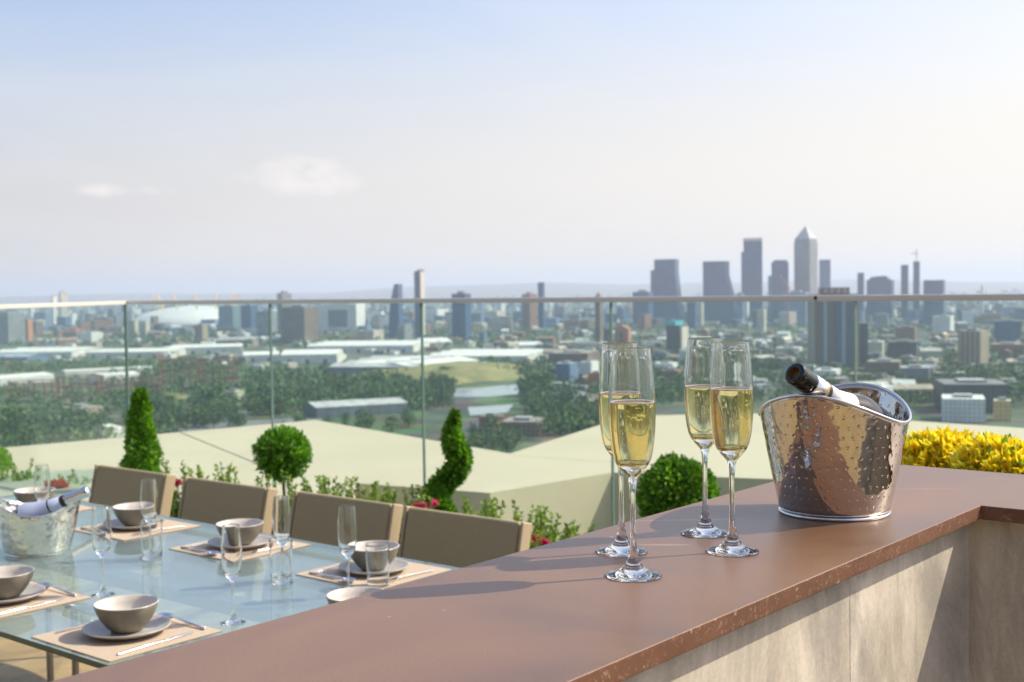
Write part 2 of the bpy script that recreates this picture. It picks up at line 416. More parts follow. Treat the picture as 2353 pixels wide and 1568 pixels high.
S.view_settings.view_transform = 'Standard'; S.view_settings.look = 'None'; S.view_settings.exposure = 0.66; S.view_settings.gamma = 1
cy = S.cycles
S.render.engine = 'CYCLES'
cy.use_denoising = True
try: cy.denoiser = 'OPENIMAGEDENOISE'
except Exception: pass
cy.max_bounces = 14; cy.transmission_bounces = 12; cy.transparent_max_bounces = 24; cy.glossy_bounces = 6; cy.diffuse_bounces = 3; cy.volume_bounces = 1
cy.sample_clamp_indirect = 6; cy.blur_glossy = 0.0
# ================================================================ terrace
ZB, ZT = 1.205, 0.735          # bar top, table top
def cloth_rot(p): return math.atan2(U.y, U.x)

# floor slab: one sheet up to the balustrade
UB = 4.73
fl = MB()
cs = [W(-9, -9), W(UB + 0.12, -9), W(UB + 0.12, 7), W(-9, 7)]
fl.prism([(p.x, p.y) for p in cs][::-1], -0.4, 0.0)
tag(fl.build('terrace_floor', M['tile']), kind='structure')

# ---- bar counter
bar = empty('bar_counter', W(1.9, -0.75, 0), 0, 'L-shaped bar with a brown stone top and grey beige stone cladding', 'bar counter')
def rel(o, root):
    for q in [o]:
        q.location = q.location - root.location
VF, VBK, UI, UO = -0.587, -0.926, 1.757, 2.079
poly = [W(-0.9, VBK), W(-0.9, VF), W(UI, VF), W(UI, 3.2), W(UO, 3.2), W(UO, VBK)]
b = MB(); b.prism([(p.x, p.y) for p in poly], ZB - 0.020, ZB)
for i, f in enumerate(b.f):
    b.m[i] = 0 if i == 1 else 1
o = b.build('countertop', [M['counter'], M['edge']], bar, bevel=0.0014, seg=2); rel(o, bar)
OV = 0.022
def wallbox(name, u0, u1, v0, v1, z0, z1, m, parent, bev=0.002):
    b = MB(); b.prism([(p.x, p.y) for p in (W(u0, v0), W(u0, v1), W(u1, v1), W(u1, v0))], z0, z1)
    o = b.build(name, m, parent, bevel=bev)
    if parent: rel(o, parent)
    return o
# cladding slabs on the long side, with open joints, and on the return
ujs = [-0.88, 0.16, 0.765, 1.37, UI + OV]
for a, c_ in zip(ujs, ujs[1:]):
    wallbox('cladding_slab', a + 0.0004, c_ - 0.0004, VF - OV - 0.02, VF - OV, 0.004, ZB - 0.0215, M['stone'], bar, 0.001)
vjs = [VF - OV - 0.020, 0.02, 0.62, 1.22, 1.82, 3.18]
for a, c_ in zip(vjs, vjs[1:]):
    wallbox('cladding_slab', UI + OV, UI + OV + 0.02, a + 0.0004, c_ - 0.0004, 0.004, ZB - 0.0215, M['stone'], bar, 0.001)
wallbox('carcass', -0.87, UO - 0.03, VBK + 0.02, VF - OV - 0.022, 0.006, ZB - 0.022, M['planter'], bar)
wallbox('carcass', UI + OV + 0.022, UO - 0.03, VF - OV - 0.02, 3.17, 0.006, ZB - 0.022, M['planter'], bar)

# ---- champagne flutes
def flute_profile(H=0.2428):
    k = H / 0.2428
    outer = [(0.0305, 0.0008), (0.0308, 0.0016), (0.0304, 0.0024), (0.026, 0.0034), (0.019, 0.0052), (0.0128, 0.0085), (0.0088, 0.0135), (0.0062, 0.0195), (0.0044, 0.027),
             (0.0034, 0.037), (0.0030, 0.050), (0.0030, 0.070), (0.0033, 0.088), (0.0041, 0.099), (0.0056, 0.1055), (0.0088, 0.1095), (0.0128, 0.1135), (0.0171, 0.119), (0.0202, 0.1255),
             (0.0224, 0.1345), (0.0239, 0.1445), (0.0249, 0.1555), (0.0255, 0.168), (0.0257, 0.179), (0.0254, 0.190), (0.0247, 0.202), (0.0236, 0.215), (0.0222, 0.228), (0.0212, 0.2365), (0.02065, 0.2405), (0.0204, 0.2420), (0.0203, 0.2424)]
    inner = [(0.0200, 0.24275), (0.0197, 0.2424), (0.0197, 0.2420), (0.01995, 0.2405), (0.0205, 0.2365), (0.0215, 0.228), (0.0226, 0.215), (0.0237, 0.202), (0.0244, 0.190), (0.0247, 0.179), (0.0245, 0.168), (0.0239, 0.1555), (0.0229, 0.1445), (0.0214, 0.1345),
             (0.0191, 0.1275), (0.0160, 0.1235), (0.0110, 0.1215), (0.0050, 0.1208), (0.0, 0.1206)]
    return [(r * k, z * k) for r, z in outer], [(r * k, z * k) for r, z in inner]
def flute_glass(H, m, n=64):
    o, i = flute_profile(H)
    b = MB(); b.lathe([(0.0, 0.0012), (0.026, 0.0012)] + o + i, n)
    return b
def champagne(level):
    _, inn = flute_profile()
    pts = sorted([(r, z) for r, z in inn if z < level], key=lambda q: q[1])
    # radius at the level
    ii = sorted(inn, key=lambda q: q[1])
    rl = None
    for (r0, z0), (r1, z1) in zip(ii, ii[1:]):
        if z0 <= level <= z1: rl = r0 + (r1 - r0) * (level - z0) / (z1 - z0)
    e = 0.00012
    prof = [(0.0, pts[0][1] - e)] + [(r + e, z - e * 0.3) for r, z in pts[1:]] + [(rl + e, level - 0.0004), (rl + e * 0.5, level), (rl - 0.0022, level - 0.0006), (0.0, level - 0.0007)]
    b = MB(); b.lathe(prof, 64)
    return b, rl
flutes = [((1456, 1324.5), 0.1853, 'front champagne flute on the bar, nearest the cladding, pale foam ring on its drink'),
          ((1429, 1269), 0.1845, 'champagne flute on the bar overlapped by the flute in front, back left of four'),
          ((1682.9, 1268.6), 0.1882, 'filled champagne flute standing just left of the hammered bucket on the bar'),
          ((1621, 1227), 0.1828, 'champagne flute on the bar farthest from the camera, half hidden by its neighbour')]
for (x, y), lev, lab in flutes:
    p = onz(x, y, ZB)
    t = empty('champagne_flute', (p.x, p.y, ZB), 0.0, lab, 'champagne glass', 'filled champagne flutes on the bar'); t.scale = (1, 1, 1.024)
    flute_glass(0.2428, M['glass']).build('glass_body', M['glass'], t, smooth=True)
    b, rl = champagne(lev)
    b.build('champagne', M['wine'], t, smooth=True)
    fm = MB()
    N = 56
    vs = []; rr = random.Random(int(x))
    for k in range(N):
        a = 2 * PI * k / N
        wdt = (0.0030 if 'front' in lab[:6] else 0.0015) + rr.random() * 0.0007
        for r_, z_ in ((rl - 0.00005, lev + 0.0002), (rl - 0.00015, lev + 0.0010), (rl - wdt, lev + 0.0008), (rl - wdt - 0.0002, lev - 0.0002)):
            vs.append((r_ * math.cos(a), r_ * math.sin(a), z_))
    fm.add(vs, [(k * 4 + j, ((k + 1) % N) * 4 + j, ((k + 1) % N) * 4 + j + 1, k * 4 + j + 1) for k in range(N) for j in range(3)])
    fm.build('foam_ring', M['foam'], t, smooth=True)
    bb = MB()
    for k in range(16):
        a = rr.random() * 6.28; r_ = rl * (0.2 + 0.7 * rr.random()); z_ = 0.135 + (lev - 0.14) * rr.random()
        r_ = min(r_, 0.016)
        bb.lathe([(0, -0.00035), (0.0003, -0.00018), (0.00035, 0), (0.0003, 0.00018), (0, 0.00035)], 6, 0, Matrix.Translation((r_ * math.cos(a), r_ * math.sin(a), z_)))
    o = bb.build('bubbles', M['foam'], t, smooth=True); tag(o, kind='stuff')

# ---- hammered buckets
def make_bucket(name, sc, th0, steel, lab, rb=0.0725, rt=0.103, hm=0.1495, A=0.020):
    t = empty(name, (0, 0, 0), 0.0, lab, 'ice bucket', 'hammered ice buckets')
    N, K = 160, 28
    rim = [hm + A * math.cos(2 * (2 * PI * k / N - th0)) for k in range(N)]
    def rad(z): return (rb + (rt - rb) * (z / hm) ** 0.93) * 1.0
    vs = []; fs = []
    for j in range(K + 1):
        for k in range(N):
            z = 0.006 + (rim[k] - 0.006) * j / K; r_ = rad(z); a = 2 * PI * k / N
            vs.append((r_ * sc * math.cos(a), r_ * sc * math.sin(a), z * sc))
    for j in range(K + 1):
        for k in range(N):
            z = rim[k] - (rim[k] - 0.009) * j / K; r_ = rad(z) - 0.0014; a = 2 * PI * k / N
            vs.append((r_ * sc * math.cos(a), r_ * sc * math.sin(a), z * sc))
    rows = 2 * K + 2
    for j in range(rows - 1):
        for k in range(N):
            k2 = (k + 1) % N
            fs.append((j * N + k, j * N + k2, (j + 1) * N + k2, (j + 1) * N + k))
    vs += [(0, 0, 0.009 * sc), (0, 0, 0.0025 * sc)]
    for k in range(N):
        k2 = (k + 1) % N
        fs.append(((rows - 1) * N + k, (rows - 1) * N + k2, len(vs) - 2))
        fs.append((k2, k, len(vs) - 1))
    b = MB(); b.add(vs, fs); b.build('bucket_wall', steel, t, smooth=True)
    b = MB(); ring = [Vector((rad(rim[k % N]) * sc * math.cos(2 * PI * k / N), rad(rim[k % N]) * sc * math.sin(2 * PI * k / N), rim[k % N] * sc)) for k in range(0, N + 1, 2)]
    b.tube(ring, 0.0021 * sc, 10, cap=False); b.build('rolled_rim', M['bead'], t, smooth=True)
    b = MB(); b.lathe([(0.0735 * sc + 0.0022 * sc * math.cos(2 * PI * q / 12), 0.0026 * sc + 0.0024 * sc * math.sin(2 * PI * q / 12)) for q in range(12)], 96, closed=True)
    b.build('base_ring', M['bead'], t, smooth=True)
    return t
bk = make_bucket('ice_bucket', 1.0, R(56), M['steel'], 'hammered steel ice bucket with a wavy rim standing on the bar')
p = onz(1917, 1177, ZB); bk.location = (p.x, p.y, ZB)
BKP = Vector((p.x, p.y, ZB))

def axis_matrix(origin, d):
    d = Vector(d).normalized(); a = d.orthogonal().normalized(); c_ = d.cross(a)
    return Matrix(((a.x, c_.x, d.x, origin.x), (a.y, c_.y, d.y, origin.y), (a.z, c_.z, d.z, origin.z), (0, 0, 0, 1)))
# bottle in the bar bucket: local +z runs from the mouth down the axis
mouth = aty(1824, 857, 1.60)
t = empty('champagne_bottle', (0, 0, 0), 0, 'open dark champagne bottle leaning in the bucket on the bar', 'bottle')
t.matrix_world = axis_matrix(mouth, (0.70, 0.55, -0.46))
b = MB(); b.lathe([(0.0086, 0.0006), (0.0105, 0.0), (0.0142, 0.0008), (0.0152, 0.003), (0.0153, 0.008), (0.0147, 0.0098), (0.0140, 0.011), (0.0138, 0.0125), (0.0145, 0.0140), (0.0149, 0.018), (0.0150, 0.034),
                   (0.0150, 0.085), (0.020, 0.112), (0.029, 0.132), (0.032, 0.145), (0.032, 0.196), (0.028, 0.200), (0.0, 0.198)], 48)
b.build('bottle_body', M['bottle'], t, smooth=True)
b = MB(); b.lathe([(0.0087, 0.0012), (0.0084, 0.004), (0.0082, 0.010), (0.0, 0.0105)], 40); b.build('bottle_mouth', M['amber'], t, smooth=True)
b = MB(); b.lathe([(0.0150, 0.0340), (0.0154, 0.0342), (0.0157, 0.055), (0.0157, 0.0551)], 40); b.build('neck_foil', M['foil_silver'], t, smooth=True)
b = MB(); b.lathe([(0.0157, 0.0552), (0.0160, 0.0553), (0.0161, 0.0600), (0.0157, 0.0601)], 40); b.build('gold_band', M['foil_gold'], t, smooth=True)
b = MB(); b.lathe([(0.0157, 0.0603), (0.0160, 0.0604), (0.0161, 0.0660), (0.0157, 0.0661)], 40); b.build('dark_band', M['band'], t, smooth=True)
b = MB(); b.lathe([(0.0157, 0.0663), (0.0160, 0.0664), (0.0163, 0.0900), (0.0230, 0.118), (0.0227, 0.1181)], 40); b.build('neck_label', M['foil_white'], t, smooth=True)

# ---- dining table
TU0, TU1, TV0, TV1 = 1.462, 2.585, -4.60, -1.84
tb = empty('dining_table', W(2.08, -3.2, 0), ANG_V, 'long glass topped dining table laid for a meal', 'dining table')
# table frame: local x along V, local y along U
hl, hw = (TV1 - TV0) / 2, (TU1 - TU0) / 2
cu, cv = (TU0 + TU1) / 2, (TV0 + TV1) / 2
tb.location = W(cu, cv, 0)
b = MB(); b.box(-hl, hl, -hw, hw, ZT - 0.014, ZT)
for i in range(6): b.m[i] = 0 if i in (1,) else (0 if i == 0 else 1)
b.build('tabletop', [M['top'], M['top_edge']], tb, bevel=0.0015)
for sx in (-1, 1):
    x = sx * 1.10
    for sy in (-1, 1):
        b = MB(); b.box(x - 0.03, x + 0.03, sy * 0.10 - 0.03, sy * 0.10 + 0.03, 0.026, ZT - 0.050); b.build('leg', M['frame'], tb, bevel=0.004)
    b = MB(); b.box(x - 0.08, x + 0.08, -0.34, 0.34, 0.0, 0.025); b.build('foot', M['frame'], tb, bevel=0.004)
    b = MB(); b.box(x - 0.03, x + 0.03, -0.42, 0.42, ZT - 0.049, ZT - 0.016); b.build('cross_bar', M['frame'], tb, bevel=0.004)
b = MB(); b.box(-1.06, 1.06, -0.03, 0.03, ZT - 0.052, ZT - 0.018); b.build('rail', M['frame'], tb, bevel=0.003)

# ---- chairs: slightly leaning sling backs, seat, four legs
def make_chair(lab):
    t = empty('dining_chair', (0, 0, 0), 0, lab, 'dining chair', 'taupe dining chairs along the far side of the table')
    # local x along V, local +y away from the table
    lean = R(13)
    Mt = Matrix.Translation((0, 0.0, 0.40)) @ Matrix.Rotation(-lean, 4, 'X')
    w, th, h = 0.240, 0.052, 0.405
    b = MB(); n = 12
    vs = []; fs = []
    for i in range(n + 1):
        x = -w + 2 * w * i / n; by = 0.022 * (1 - (2 * i / n - 1) ** 2)
        vs += [(x, by, 0), (x, by, h), (x, by + th, h), (x, by + th, 0)]
    for i in range(n):
        a, c_ = i * 4, (i + 1) * 4
        for j in range(4): fs.append((a + j, c_ + j, c_ + (j + 1) % 4, a + (j + 1) % 4))
    fs += [(0, 1, 2, 3), (n * 4 + 3, n * 4 + 2, n * 4 + 1, n * 4)]
    b.add(vs, fs, 0, Mt); o = b.build('backrest', M['fabric'], t, bevel=0.012, seg=3)
    for sx in (-1, 1):                                   # backrest sides, with the sunlight on them put into a tan colour
        b = MB(); x = sx * (w + 0.004)
        b.box(min(x, x + sx * 0.012), max(x, x + sx * 0.012), 0.001, th - 0.001, -0.04, h + 0.001, 0, Mt)
        b.build('painted_lit_side', M['lit_side_tan'], t, bevel=0.005, seg=2)
    b = MB(); b.box(-w, w, -0.46, 0.01, 0.385, 0.425); b.build('seat', M['fabric'], t, bevel=0.012, seg=3)
    for sx in (-1, 1):
        for y in (-0.42, 0.0):
            b = MB(); b.box(sx * 0.228 - 0.010, sx * 0.228 + 0.010, y - 0.010, y + 0.010, 0.0, 0.383); b.build('leg', M['frame'], t, bevel=0.003)
    return t
ch0 = make_chair('tub-backed taupe chair whose right edge meets the bar top')
clabs = ['taupe chair behind the bowl nearest the bar, its back partly cut off by the bar', 'taupe chair below the spiral and ball topiaries, second chair from the bar',
         'taupe chair below the ball topiary, between two pink blooms', 'taupe chair in front of the cone-shaped topiary, beside the red flower']
for i, (cu_, cv_) in enumerate([(2.90, -2.555), (2.905, -3.12), (2.885, -3.75), (2.88, -4.37)]):
    c_ = ch0 if i == 0 else copy_tree(ch0)
    c_.location = W(cu_ - 0.02, cv_ - 0.09, 0.0); c_.rotation_euler = (0, 0, ANG_V); c_['label'] = clabs[i]

# ---- place settings
def make_bowl():
    t = empty('soup_bowl', (0, 0, 0)); s = 0.0735
    out = [(0.0, 0.0), (0.030, 0.0), (0.034, 0.0015), (0.046, 0.013), (0.058, 0.029), (0.0670, 0.047), (0.0718, 0.062), (0.0722, 0.0645)]
    inn = [(0.0722, 0.0645), (0.0712, 0.0660), (0.0690, 0.0655), (0.0640, 0.050), (0.055, 0.033), (0.043, 0.018), (0.028, 0.008), (0.0, 0.006)]
    MB().lathe(out, 48).build('bowl_outside', M['bowl_out'], t, smooth=True)
    MB().lathe(inn, 48).build('bowl_inside', M['bowl_in'], t, smooth=True)
    return t
def make_plate():
    b = MB(); b.lathe([(0.0, 0.0), (0.058, 0.0), (0.066, 0.002), (0.094, 0.0135), (0.0985, 0.0165), (0.0985, 0.0185), (0.0965, 0.0190), (0.090, 0.0155), (0.064, 0.0065), (0.0, 0.0055)], 56)
    return b.build('side_plate', M['plate'], None, smooth=True)
def make_mat():
    b = MB(); b.box(-0.158, 0.158, -0.148, 0.148, 0.0, 0.003); return b.build('placemat', M['mat'], None, bevel=0.001)
def make_fork():
    t = empty('fork', (0, 0, 0)); b = MB()
    for w0, w1, y0, y1, z0, z1 in ((0.0035, 0.0030, -0.100, -0.03, 0.003, 0.006), (0.0030, 0.0025, -0.03, 0.035, 0.006, 0.008), (0.0025, 0.0110, 0.035, 0.052, 0.008, 0.004)):
        b.add([(-w0, y0, z0), (w0, y0, z0), (w1, y1, z1), (-w1, y1, z1), (-w0, y0, z0 + 0.002), (w0, y0, z0 + 0.002), (w1, y1, z1 + 0.002), (-w1, y1, z1 + 0.002)],
              [(0, 3, 2, 1), (4, 5, 6, 7), (0, 1, 5, 4), (1, 2, 6, 5), (2, 3, 7, 6), (3, 0, 4, 7)])
    b.build('handle', M['cutlery'], t, bevel=0.0006)
    b = MB()
    for x in (-0.0094, -0.0031, 0.0031, 0.0094): b.box(x - 0.0014, x + 0.0014, 0.052, 0.090, 0.004, 0.0058)
    b.build('tines', M['cutlery'], t)
    return t
def make_knife():
    t = empty('knife', (0, 0, 0))
    b = MB(); b.box(-0.0036, 0.0036, -0.105, -0.005, 0.0, 0.0045); b.build('handle', M['cutlery'], t, bevel=0.002)
    b = MB(); b.prism([(-0.0045, -0.0048), (0.0045, -0.0048), (0.0065, 0.06), (0.0045, 0.095), (-0.0015, 0.11), (-0.0045, 0.09)], 0.0015, 0.0032); b.build('blade', M['cutlery'], t, bevel=0.0004)
    return t
def make_spoon():
    t = empty('spoon', (0, 0, 0))
    b = MB(); b.tube([(0, -0.095, 0.003), (0, -0.03, 0.006), (0, 0.03, 0.009), (0, 0.05, 0.006)], [0.0035, 0.003, 0.0022, 0.003], 8); b.build('handle', M['cutlery'], t, smooth=True)
    b = MB(); b.lathe([(0.0, 0.0), (0.008, 0.001), (0.014, 0.004), (0.017, 0.008), (0.0165, 0.008), (0.013, 0.005), (0.007, 0.002), (0.0, 0.001)], 20, 0, Matrix.Translation((0, 0.067, 0.001)) @ Matrix.Scale(1.5, 4, (0, 1, 0)))
    b.build('spoon_head', M['cutlery'], t, smooth=True)
    return t
protos = {}
def put(kind, maker, u, v, z, rz, lab, cat, group, loc=None):
    if kind not in protos:
        o = protos[kind] = maker()
    else:
        o = copy_tree(protos[kind])
    o.location = loc if loc is not None else W(u, v, z)
    o.rotation_euler = (0, 0, rz)
    return tag(o, lab, cat, group)
# (u, v, side, phrase) : side +1 = far side of the table, -1 = near side, 0 = head
seats = [(1.622, -2.478, -1, 'at the near corner of the table'), (1.618, -3.012, -1, 'cut off by the left picture edge'),
         (2.398, -2.462, 1, 'on the far side nearest the bar'), (2.398, -3.045, 1, 'on the far side behind the mid-table tumbler'), (2.390, -3.585, 1, 'on the far side right of the table bucket'),
         (2.375, -4.19, 1, 'on the far side behind the table bucket'), (1.99, -2.10, 0, 'at the table head half hidden by the bar')]
for u, v, side, ph in seats:
    rz = ANG_V + (0 if side == -1 else PI if side == 1 else PI / 2)
    put('mat', make_mat, u, v, ZT + 0.0005, rz, 'beige woven placemat ' + ph, 'placemat', 'woven placemats on the table')
    put('plate', make_plate, u, v, ZT + 0.004, rz, 'grey stoneware plate under the bowl ' + ph, 'plate', 'stoneware plates on the table')
    put('bowl', make_bowl, u, v, ZT + 0.0102, rz + 0.3 * u, 'taupe stoneware bowl with a pale inside ' + ph, 'bowl', 'stoneware bowls on the table')
    ux, uy = math.cos(rz), math.sin(rz)
    def off(dx, dy): return W(u, v, 0) + Vector((ux * dx - uy * dy, uy * dx + ux * dy, 0))
    if ph.startswith('cut'): pass
    p = off(0.128, -0.01); put('knife', make_knife, 0, 0, 0, rz + R(4), 'steel knife on the placemat ' + ph, 'knife', 'table knives', loc=(p.x, p.y, ZT + 0.0037))
    p = off(-0.128, 0.0); put('fork', make_fork, 0, 0, 0, rz - R(3), 'steel fork on the placemat ' + ph, 'fork', 'table forks', loc=(p.x, p.y, ZT + 0.0032))
    if side != 0:
        p = off(0.03, 0.128); put('spoon', make_spoon, 0, 0, 0, rz + R(88), 'steel spoon lying beyond the bowl ' + ph, 'spoon', 'table spoons', loc=(p.x, p.y, ZT + 0.0037))
# empty flutes and tumblers on the table
def make_eflute():
    t = empty('empty_flute', (0, 0, 0)); flute_glass(0.2336, M['tglass'], 40).build('glass_body', M['tglass'], t, smooth=True); return t
def make_tumbler():
    b = MB(); b.lathe([(0.0, 0.0), (0.026, 0.0), (0.0283, 0.0012), (0.02865, 0.003), (0.0290, 0.012), (0.0299, 0.045), (0.0308, 0.080), (0.0316, 0.110), (0.03175, 0.1142), (0.0315, 0.1154), (0.0308, 0.1156), (0.0304, 0.1142), (0.0302, 0.110), (0.0294, 0.080), (0.0285, 0.045), (0.0278, 0.022), (0.0273, 0.017), (0.0255, 0.0146), (0.022, 0.0138), (0.0, 0.0135)], 40)
    return b.build('tumbler', M['tglass'], None, smooth=True)
for (x, y), lab in [((237, 1368), 'empty flute between the table bucket and the near corner bowl'), ((536, 1432), 'empty flute nearest the camera beside the near corner bowl'),
                    ((346, 1281), 'empty flute behind a tumbler, before the far bowl right of the table bucket'), ((650, 1340), 'empty flute behind the tumbler in the middle of the table'),
                    ((801, 1371), 'empty flute left of the far bowl nearest the bar'), ((101, 1234), 'empty flute behind the table bucket, beside the red flower')]:
    p = onz(x, y, ZT); put('eflute', make_eflute, 0, 0, 0, 0, lab, 'champagne glass', 'empty flutes on the table', loc=(p.x, p.y, ZT + 0.0003))
for (x, y), lab in [((350, 1285), 'clear tumbler in front of an empty flute, right of the table bucket'), ((647, 1336), 'clear tumbler in mid table in front of an empty flute'), ((869, 1349), 'clear tumbler before the far bowl nearest the bar')]:
    p = onz(x, y, ZT); put('tumbler', make_tumbler, 0, 0, 0, 0, lab, 'tumbler', 'tumblers on the table', loc=(p.x, p.y, ZT + 0.0003))
# table bucket and its bottle
p = onz(88, 1268, ZT)
bk2 = make_bucket('ice_bucket', 1.22, R(20), M['steel2'], 'silver hammered ice bucket on the glass table', rb=0.077, rt=0.104, hm=0.124, A=0.020)
bk2.location = (p.x, p.y, ZT + 0.0005)
m2 = aty(204, 1128, p.y - 0.075)
t = empty('champagne_bottle', (0, 0, 0), 0, 'silver foiled champagne bottle lying in the bucket on the table', 'bottle')
t.matrix_world = axis_matrix(m2, (-0.93, 0.02, -0.37))
b = MB(); b.lathe([(0.0, -0.001), (0.014, -0.001), (0.0172, 0.002), (0.0180, 0.010), (0.0172, 0.020), (0.0165, 0.030), (0.0168, 0.060), (0.0172, 0.074)], 40); b.build('foil_cap', M['foil_silver'], t, smooth=True)
b = MB(); b.lathe([(0.0173, 0.0735), (0.0182, 0.074), (0.0184, 0.088), (0.0176, 0.0885)], 40); b.build('dark_band', M['band'], t, smooth=True)
b = MB(); b.lathe([(0.0176, 0.0880), (0.0182, 0.0882), (0.0212, 0.125), (0.0300, 0.165), (0.0390, 0.190), (0.0395, 0.21)], 40); b.build('neck_label', M['neck_blue'], t, smooth=True)
b = MB(); b.lathe([(0.0165, 0.086), (0.0172, 0.10), (0.028, 0.165), (0.0375, 0.188), (0.0385, 0.20), (0.0385, 0.215), (0.0, 0.214)], 40); b.build('bottle_body', M['bottle'], t, smooth=True)

# ---- glass balustrade
bal = empty('glass_balustrade', W(UB, -2.0, 0), 0, 'glass balustrade with a slim metal handrail round the terrace', 'balustrade')
AX = UB / U.y                          # line Y = AX - 0.8155 X
def linept(x):
    k = (x - CX) / FPX
    Y = AX / (1 + 0.8155 * k); return Vector((k * Y, Y, 0))
corner = linept(290)
xs = [290, 622, 970, 1405, 1967]
pts = [linept(x) for x in xs]
step = (pts[4] - pts[3])
pts += [pts[4] + step * k for k in (1, 2)]
left_end = Vector((corner.x - 0.16, corner.y - 3.4, 0))
zr = aty(1176, 684.5, AX).z             # rail top
RH = 0.024

def panel(a, c_, parent):
    d = (c_ - a); L = d.length; d.normalize(); nrm = Vector((-d.y, d.x, 0))
    g = 0.003
    A, B = a + d * g, c_ - d * g
    q = [A - nrm * 0.0075, B - nrm * 0.0075, B + nrm * 0.0075, A + nrm * 0.0075]
    b = MB(); b.prism([(p.x, p.y) for p in q], 0.02, zr - RH + 0.004)
    # 0 bottom,1 top,2 front,3 end,4 back,5 end
    b.m = [1, 1, 0, 1, 0, 1]
    o = b.build('glass_panel', [M['pane'], M['pane_edge']], parent); rel(o, parent)
def railpiece(a, c_, parent, w=0.024):
    d = (c_ - a).normalized(); nrm = Vector((-d.y, d.x, 0))
    q = [a - nrm * w, c_ - nrm * w, c_ + nrm * w, a + nrm * w]
    b = MB(); b.prism([(p.x, p.y) for p in q], zr - RH, zr)
    o = b.build('handrail', M['rail'], parent, bevel=0.003, seg=2); rel(o, parent)
for a, c_ in zip(pts, pts[1:]): panel(a, c_, bal)
railpiece(pts[0], pts[-1], bal)
lp = [left_end + (corner - left_end) * k for k in (0.0, 0.32, 1.0)]
lp[-1] = lp[-1] - (corner - left_end).normalized() * 0.012
for a, c_ in zip(lp, lp[1:]): panel(a, c_, bal)
railpiece(left_end, corner - (corner - left_end).normalized() * 0.03, bal, 0.026)
for a, c_ in ((pts[0], pts[-1]), (left_end, lp[-1])):
    d = (c_ - a).normalized(); nrm = Vector((-d.y, d.x, 0)); q = [a - nrm * 0.035, c_ - nrm * 0.035, c_ + nrm * 0.035, a + nrm * 0.035]
    if a is left_end: q = [p - d * 0.04 for p in q]
    b = MB(); b.prism([(p.x, p.y) for p in q], 0.0, 0.10); o = b.build('base_channel', M['rail'], bal); rel(o, bal)
pb = linept(1882); b = MB(); b.lathe([(0, -0.004), (0.009, -0.004), (0.009, 0.002), (0, 0.003)], 12, 0, Matrix.Translation(pb + Vector((-U.x * 0.0245, -U.y * 0.0245, zr - 0.010))) @ Matrix.Rotation(R(90), 4, 'X'))
o = b.build('bolt', M['rail_dark'], bal); rel(o, bal)

# ---- planting along the balustrade
UP = 4.28
def wallthing(name, u0, u1, v0, v1, z0, z1, m, lab, cat, bev=0.006):
    t = empty(name, W((u0 + u1) / 2, (v0 + v1) / 2, 0), 0, lab, cat)
    o = wallbox('trough', u0, u1, v0, v1, z0, z1, m, t, bev)
    o = wallbox('soil', u0 + 0.03, u1 - 0.03, v0 + 0.03, v1 - 0.03, z1 - 0.02, z1 + 0.012, M['soil'], t, 0)
    return t
wallthing('planter', 4.03, 4.60, -6.4, 0.4, 0.0, 0.24, M['planter'], 'long stone planter along the glass with topiaries and low shrubs', 'planter')
def leaf(b, p, d, size, wd, mi, rnd):
    d = d.normalized(); s = d.cross(Vector((rnd.uniform(-1, 1), rnd.uniform(-1, 1), rnd.uniform(-1, 1))))
    if s.length < 1e-3: s = d.orthogonal()
    s.normalize(); nn = d.cross(s)
    a = p; t = p + d * size; m1 = p + d * (size * 0.45) + s * (wd / 2) + nn * (wd * 0.22); m2 = p + d * (size * 0.45) - s * (wd / 2) + nn * (wd * 0.22)
    b.add([a, m1, t, m2], [(0, 1, 2), (0, 2, 3)], mi)
def rv(rnd):
    while True:
        q = Vector((rnd.uniform(-1, 1), rnd.uniform(-1, 1), rnd.uniform(-1, 1)))
        if 0.05 < q.length < 1: return q.normalized()
def pick(rnd): 
    q = rnd.random(); return 0 if q < 0.5 else (1 if q < 0.78 else 2)
def ball_crown(n, r, size, rnd, sq=1.0, rag=0.1):
    b = MB()
    for k in range(n):
        q = rv(rnd); rr = r * (1 - 0.32 * rnd.random() ** 2.0) * (1 + rag * (rnd.random() - 0.4) + 0.045 * math.sin(5 * q.x + 3 * q.z) * math.sin(4 * q.y + 1))
        p = Vector((q.x * rr, q.y * rr, q.z * rr * sq)); d = q * 0.8 + rv(rnd) * 0.8 + Vector((0, 0, 0.25))
        leaf(b, p, d, size * rnd.uniform(0.7, 1.25), size * 0.6, pick(rnd), rnd)
    b.lathe([(0, -0.72 * r * sq)] + [(0.72 * r * math.cos(a), 0.72 * r * sq * math.sin(a)) for a in (-1.2, -0.8, -0.4, 0, 0.4, 0.8, 1.2)] + [(0, 0.72 * r * sq)], 14, 2)
    return b
LV = [M['lf1'], M['lf2'], M['lf3']]
def topi_y(x, u=UP):
    k = (x - CX) / FPX; return (u / U.y) / (1 + 0.8155 * k)
rnd = random.Random(3)
# ball on a stem
Y = topi_y(650); pc = aty(650, 1043, Y)
t = empty('ball_topiary', (pc.x, pc.y, 0.25), 0, 'round box ball on a thin stem in the planter', 'topiary')
b = ball_crown(3000, 0.130, 0.027, rnd, 0.96, 0.24); o = b.build('crown', LV, t); o.location = (0, 0, pc.z - 0.25)
b = MB(); b.tube([(0, 0, 0.0), (0.006, 0.0, 0.12), (-0.004, 0.002, pc.z - 0.33)], [0.011, 0.009, 0.008], 8); b.build('stem', M['bark'], t, smooth=True)
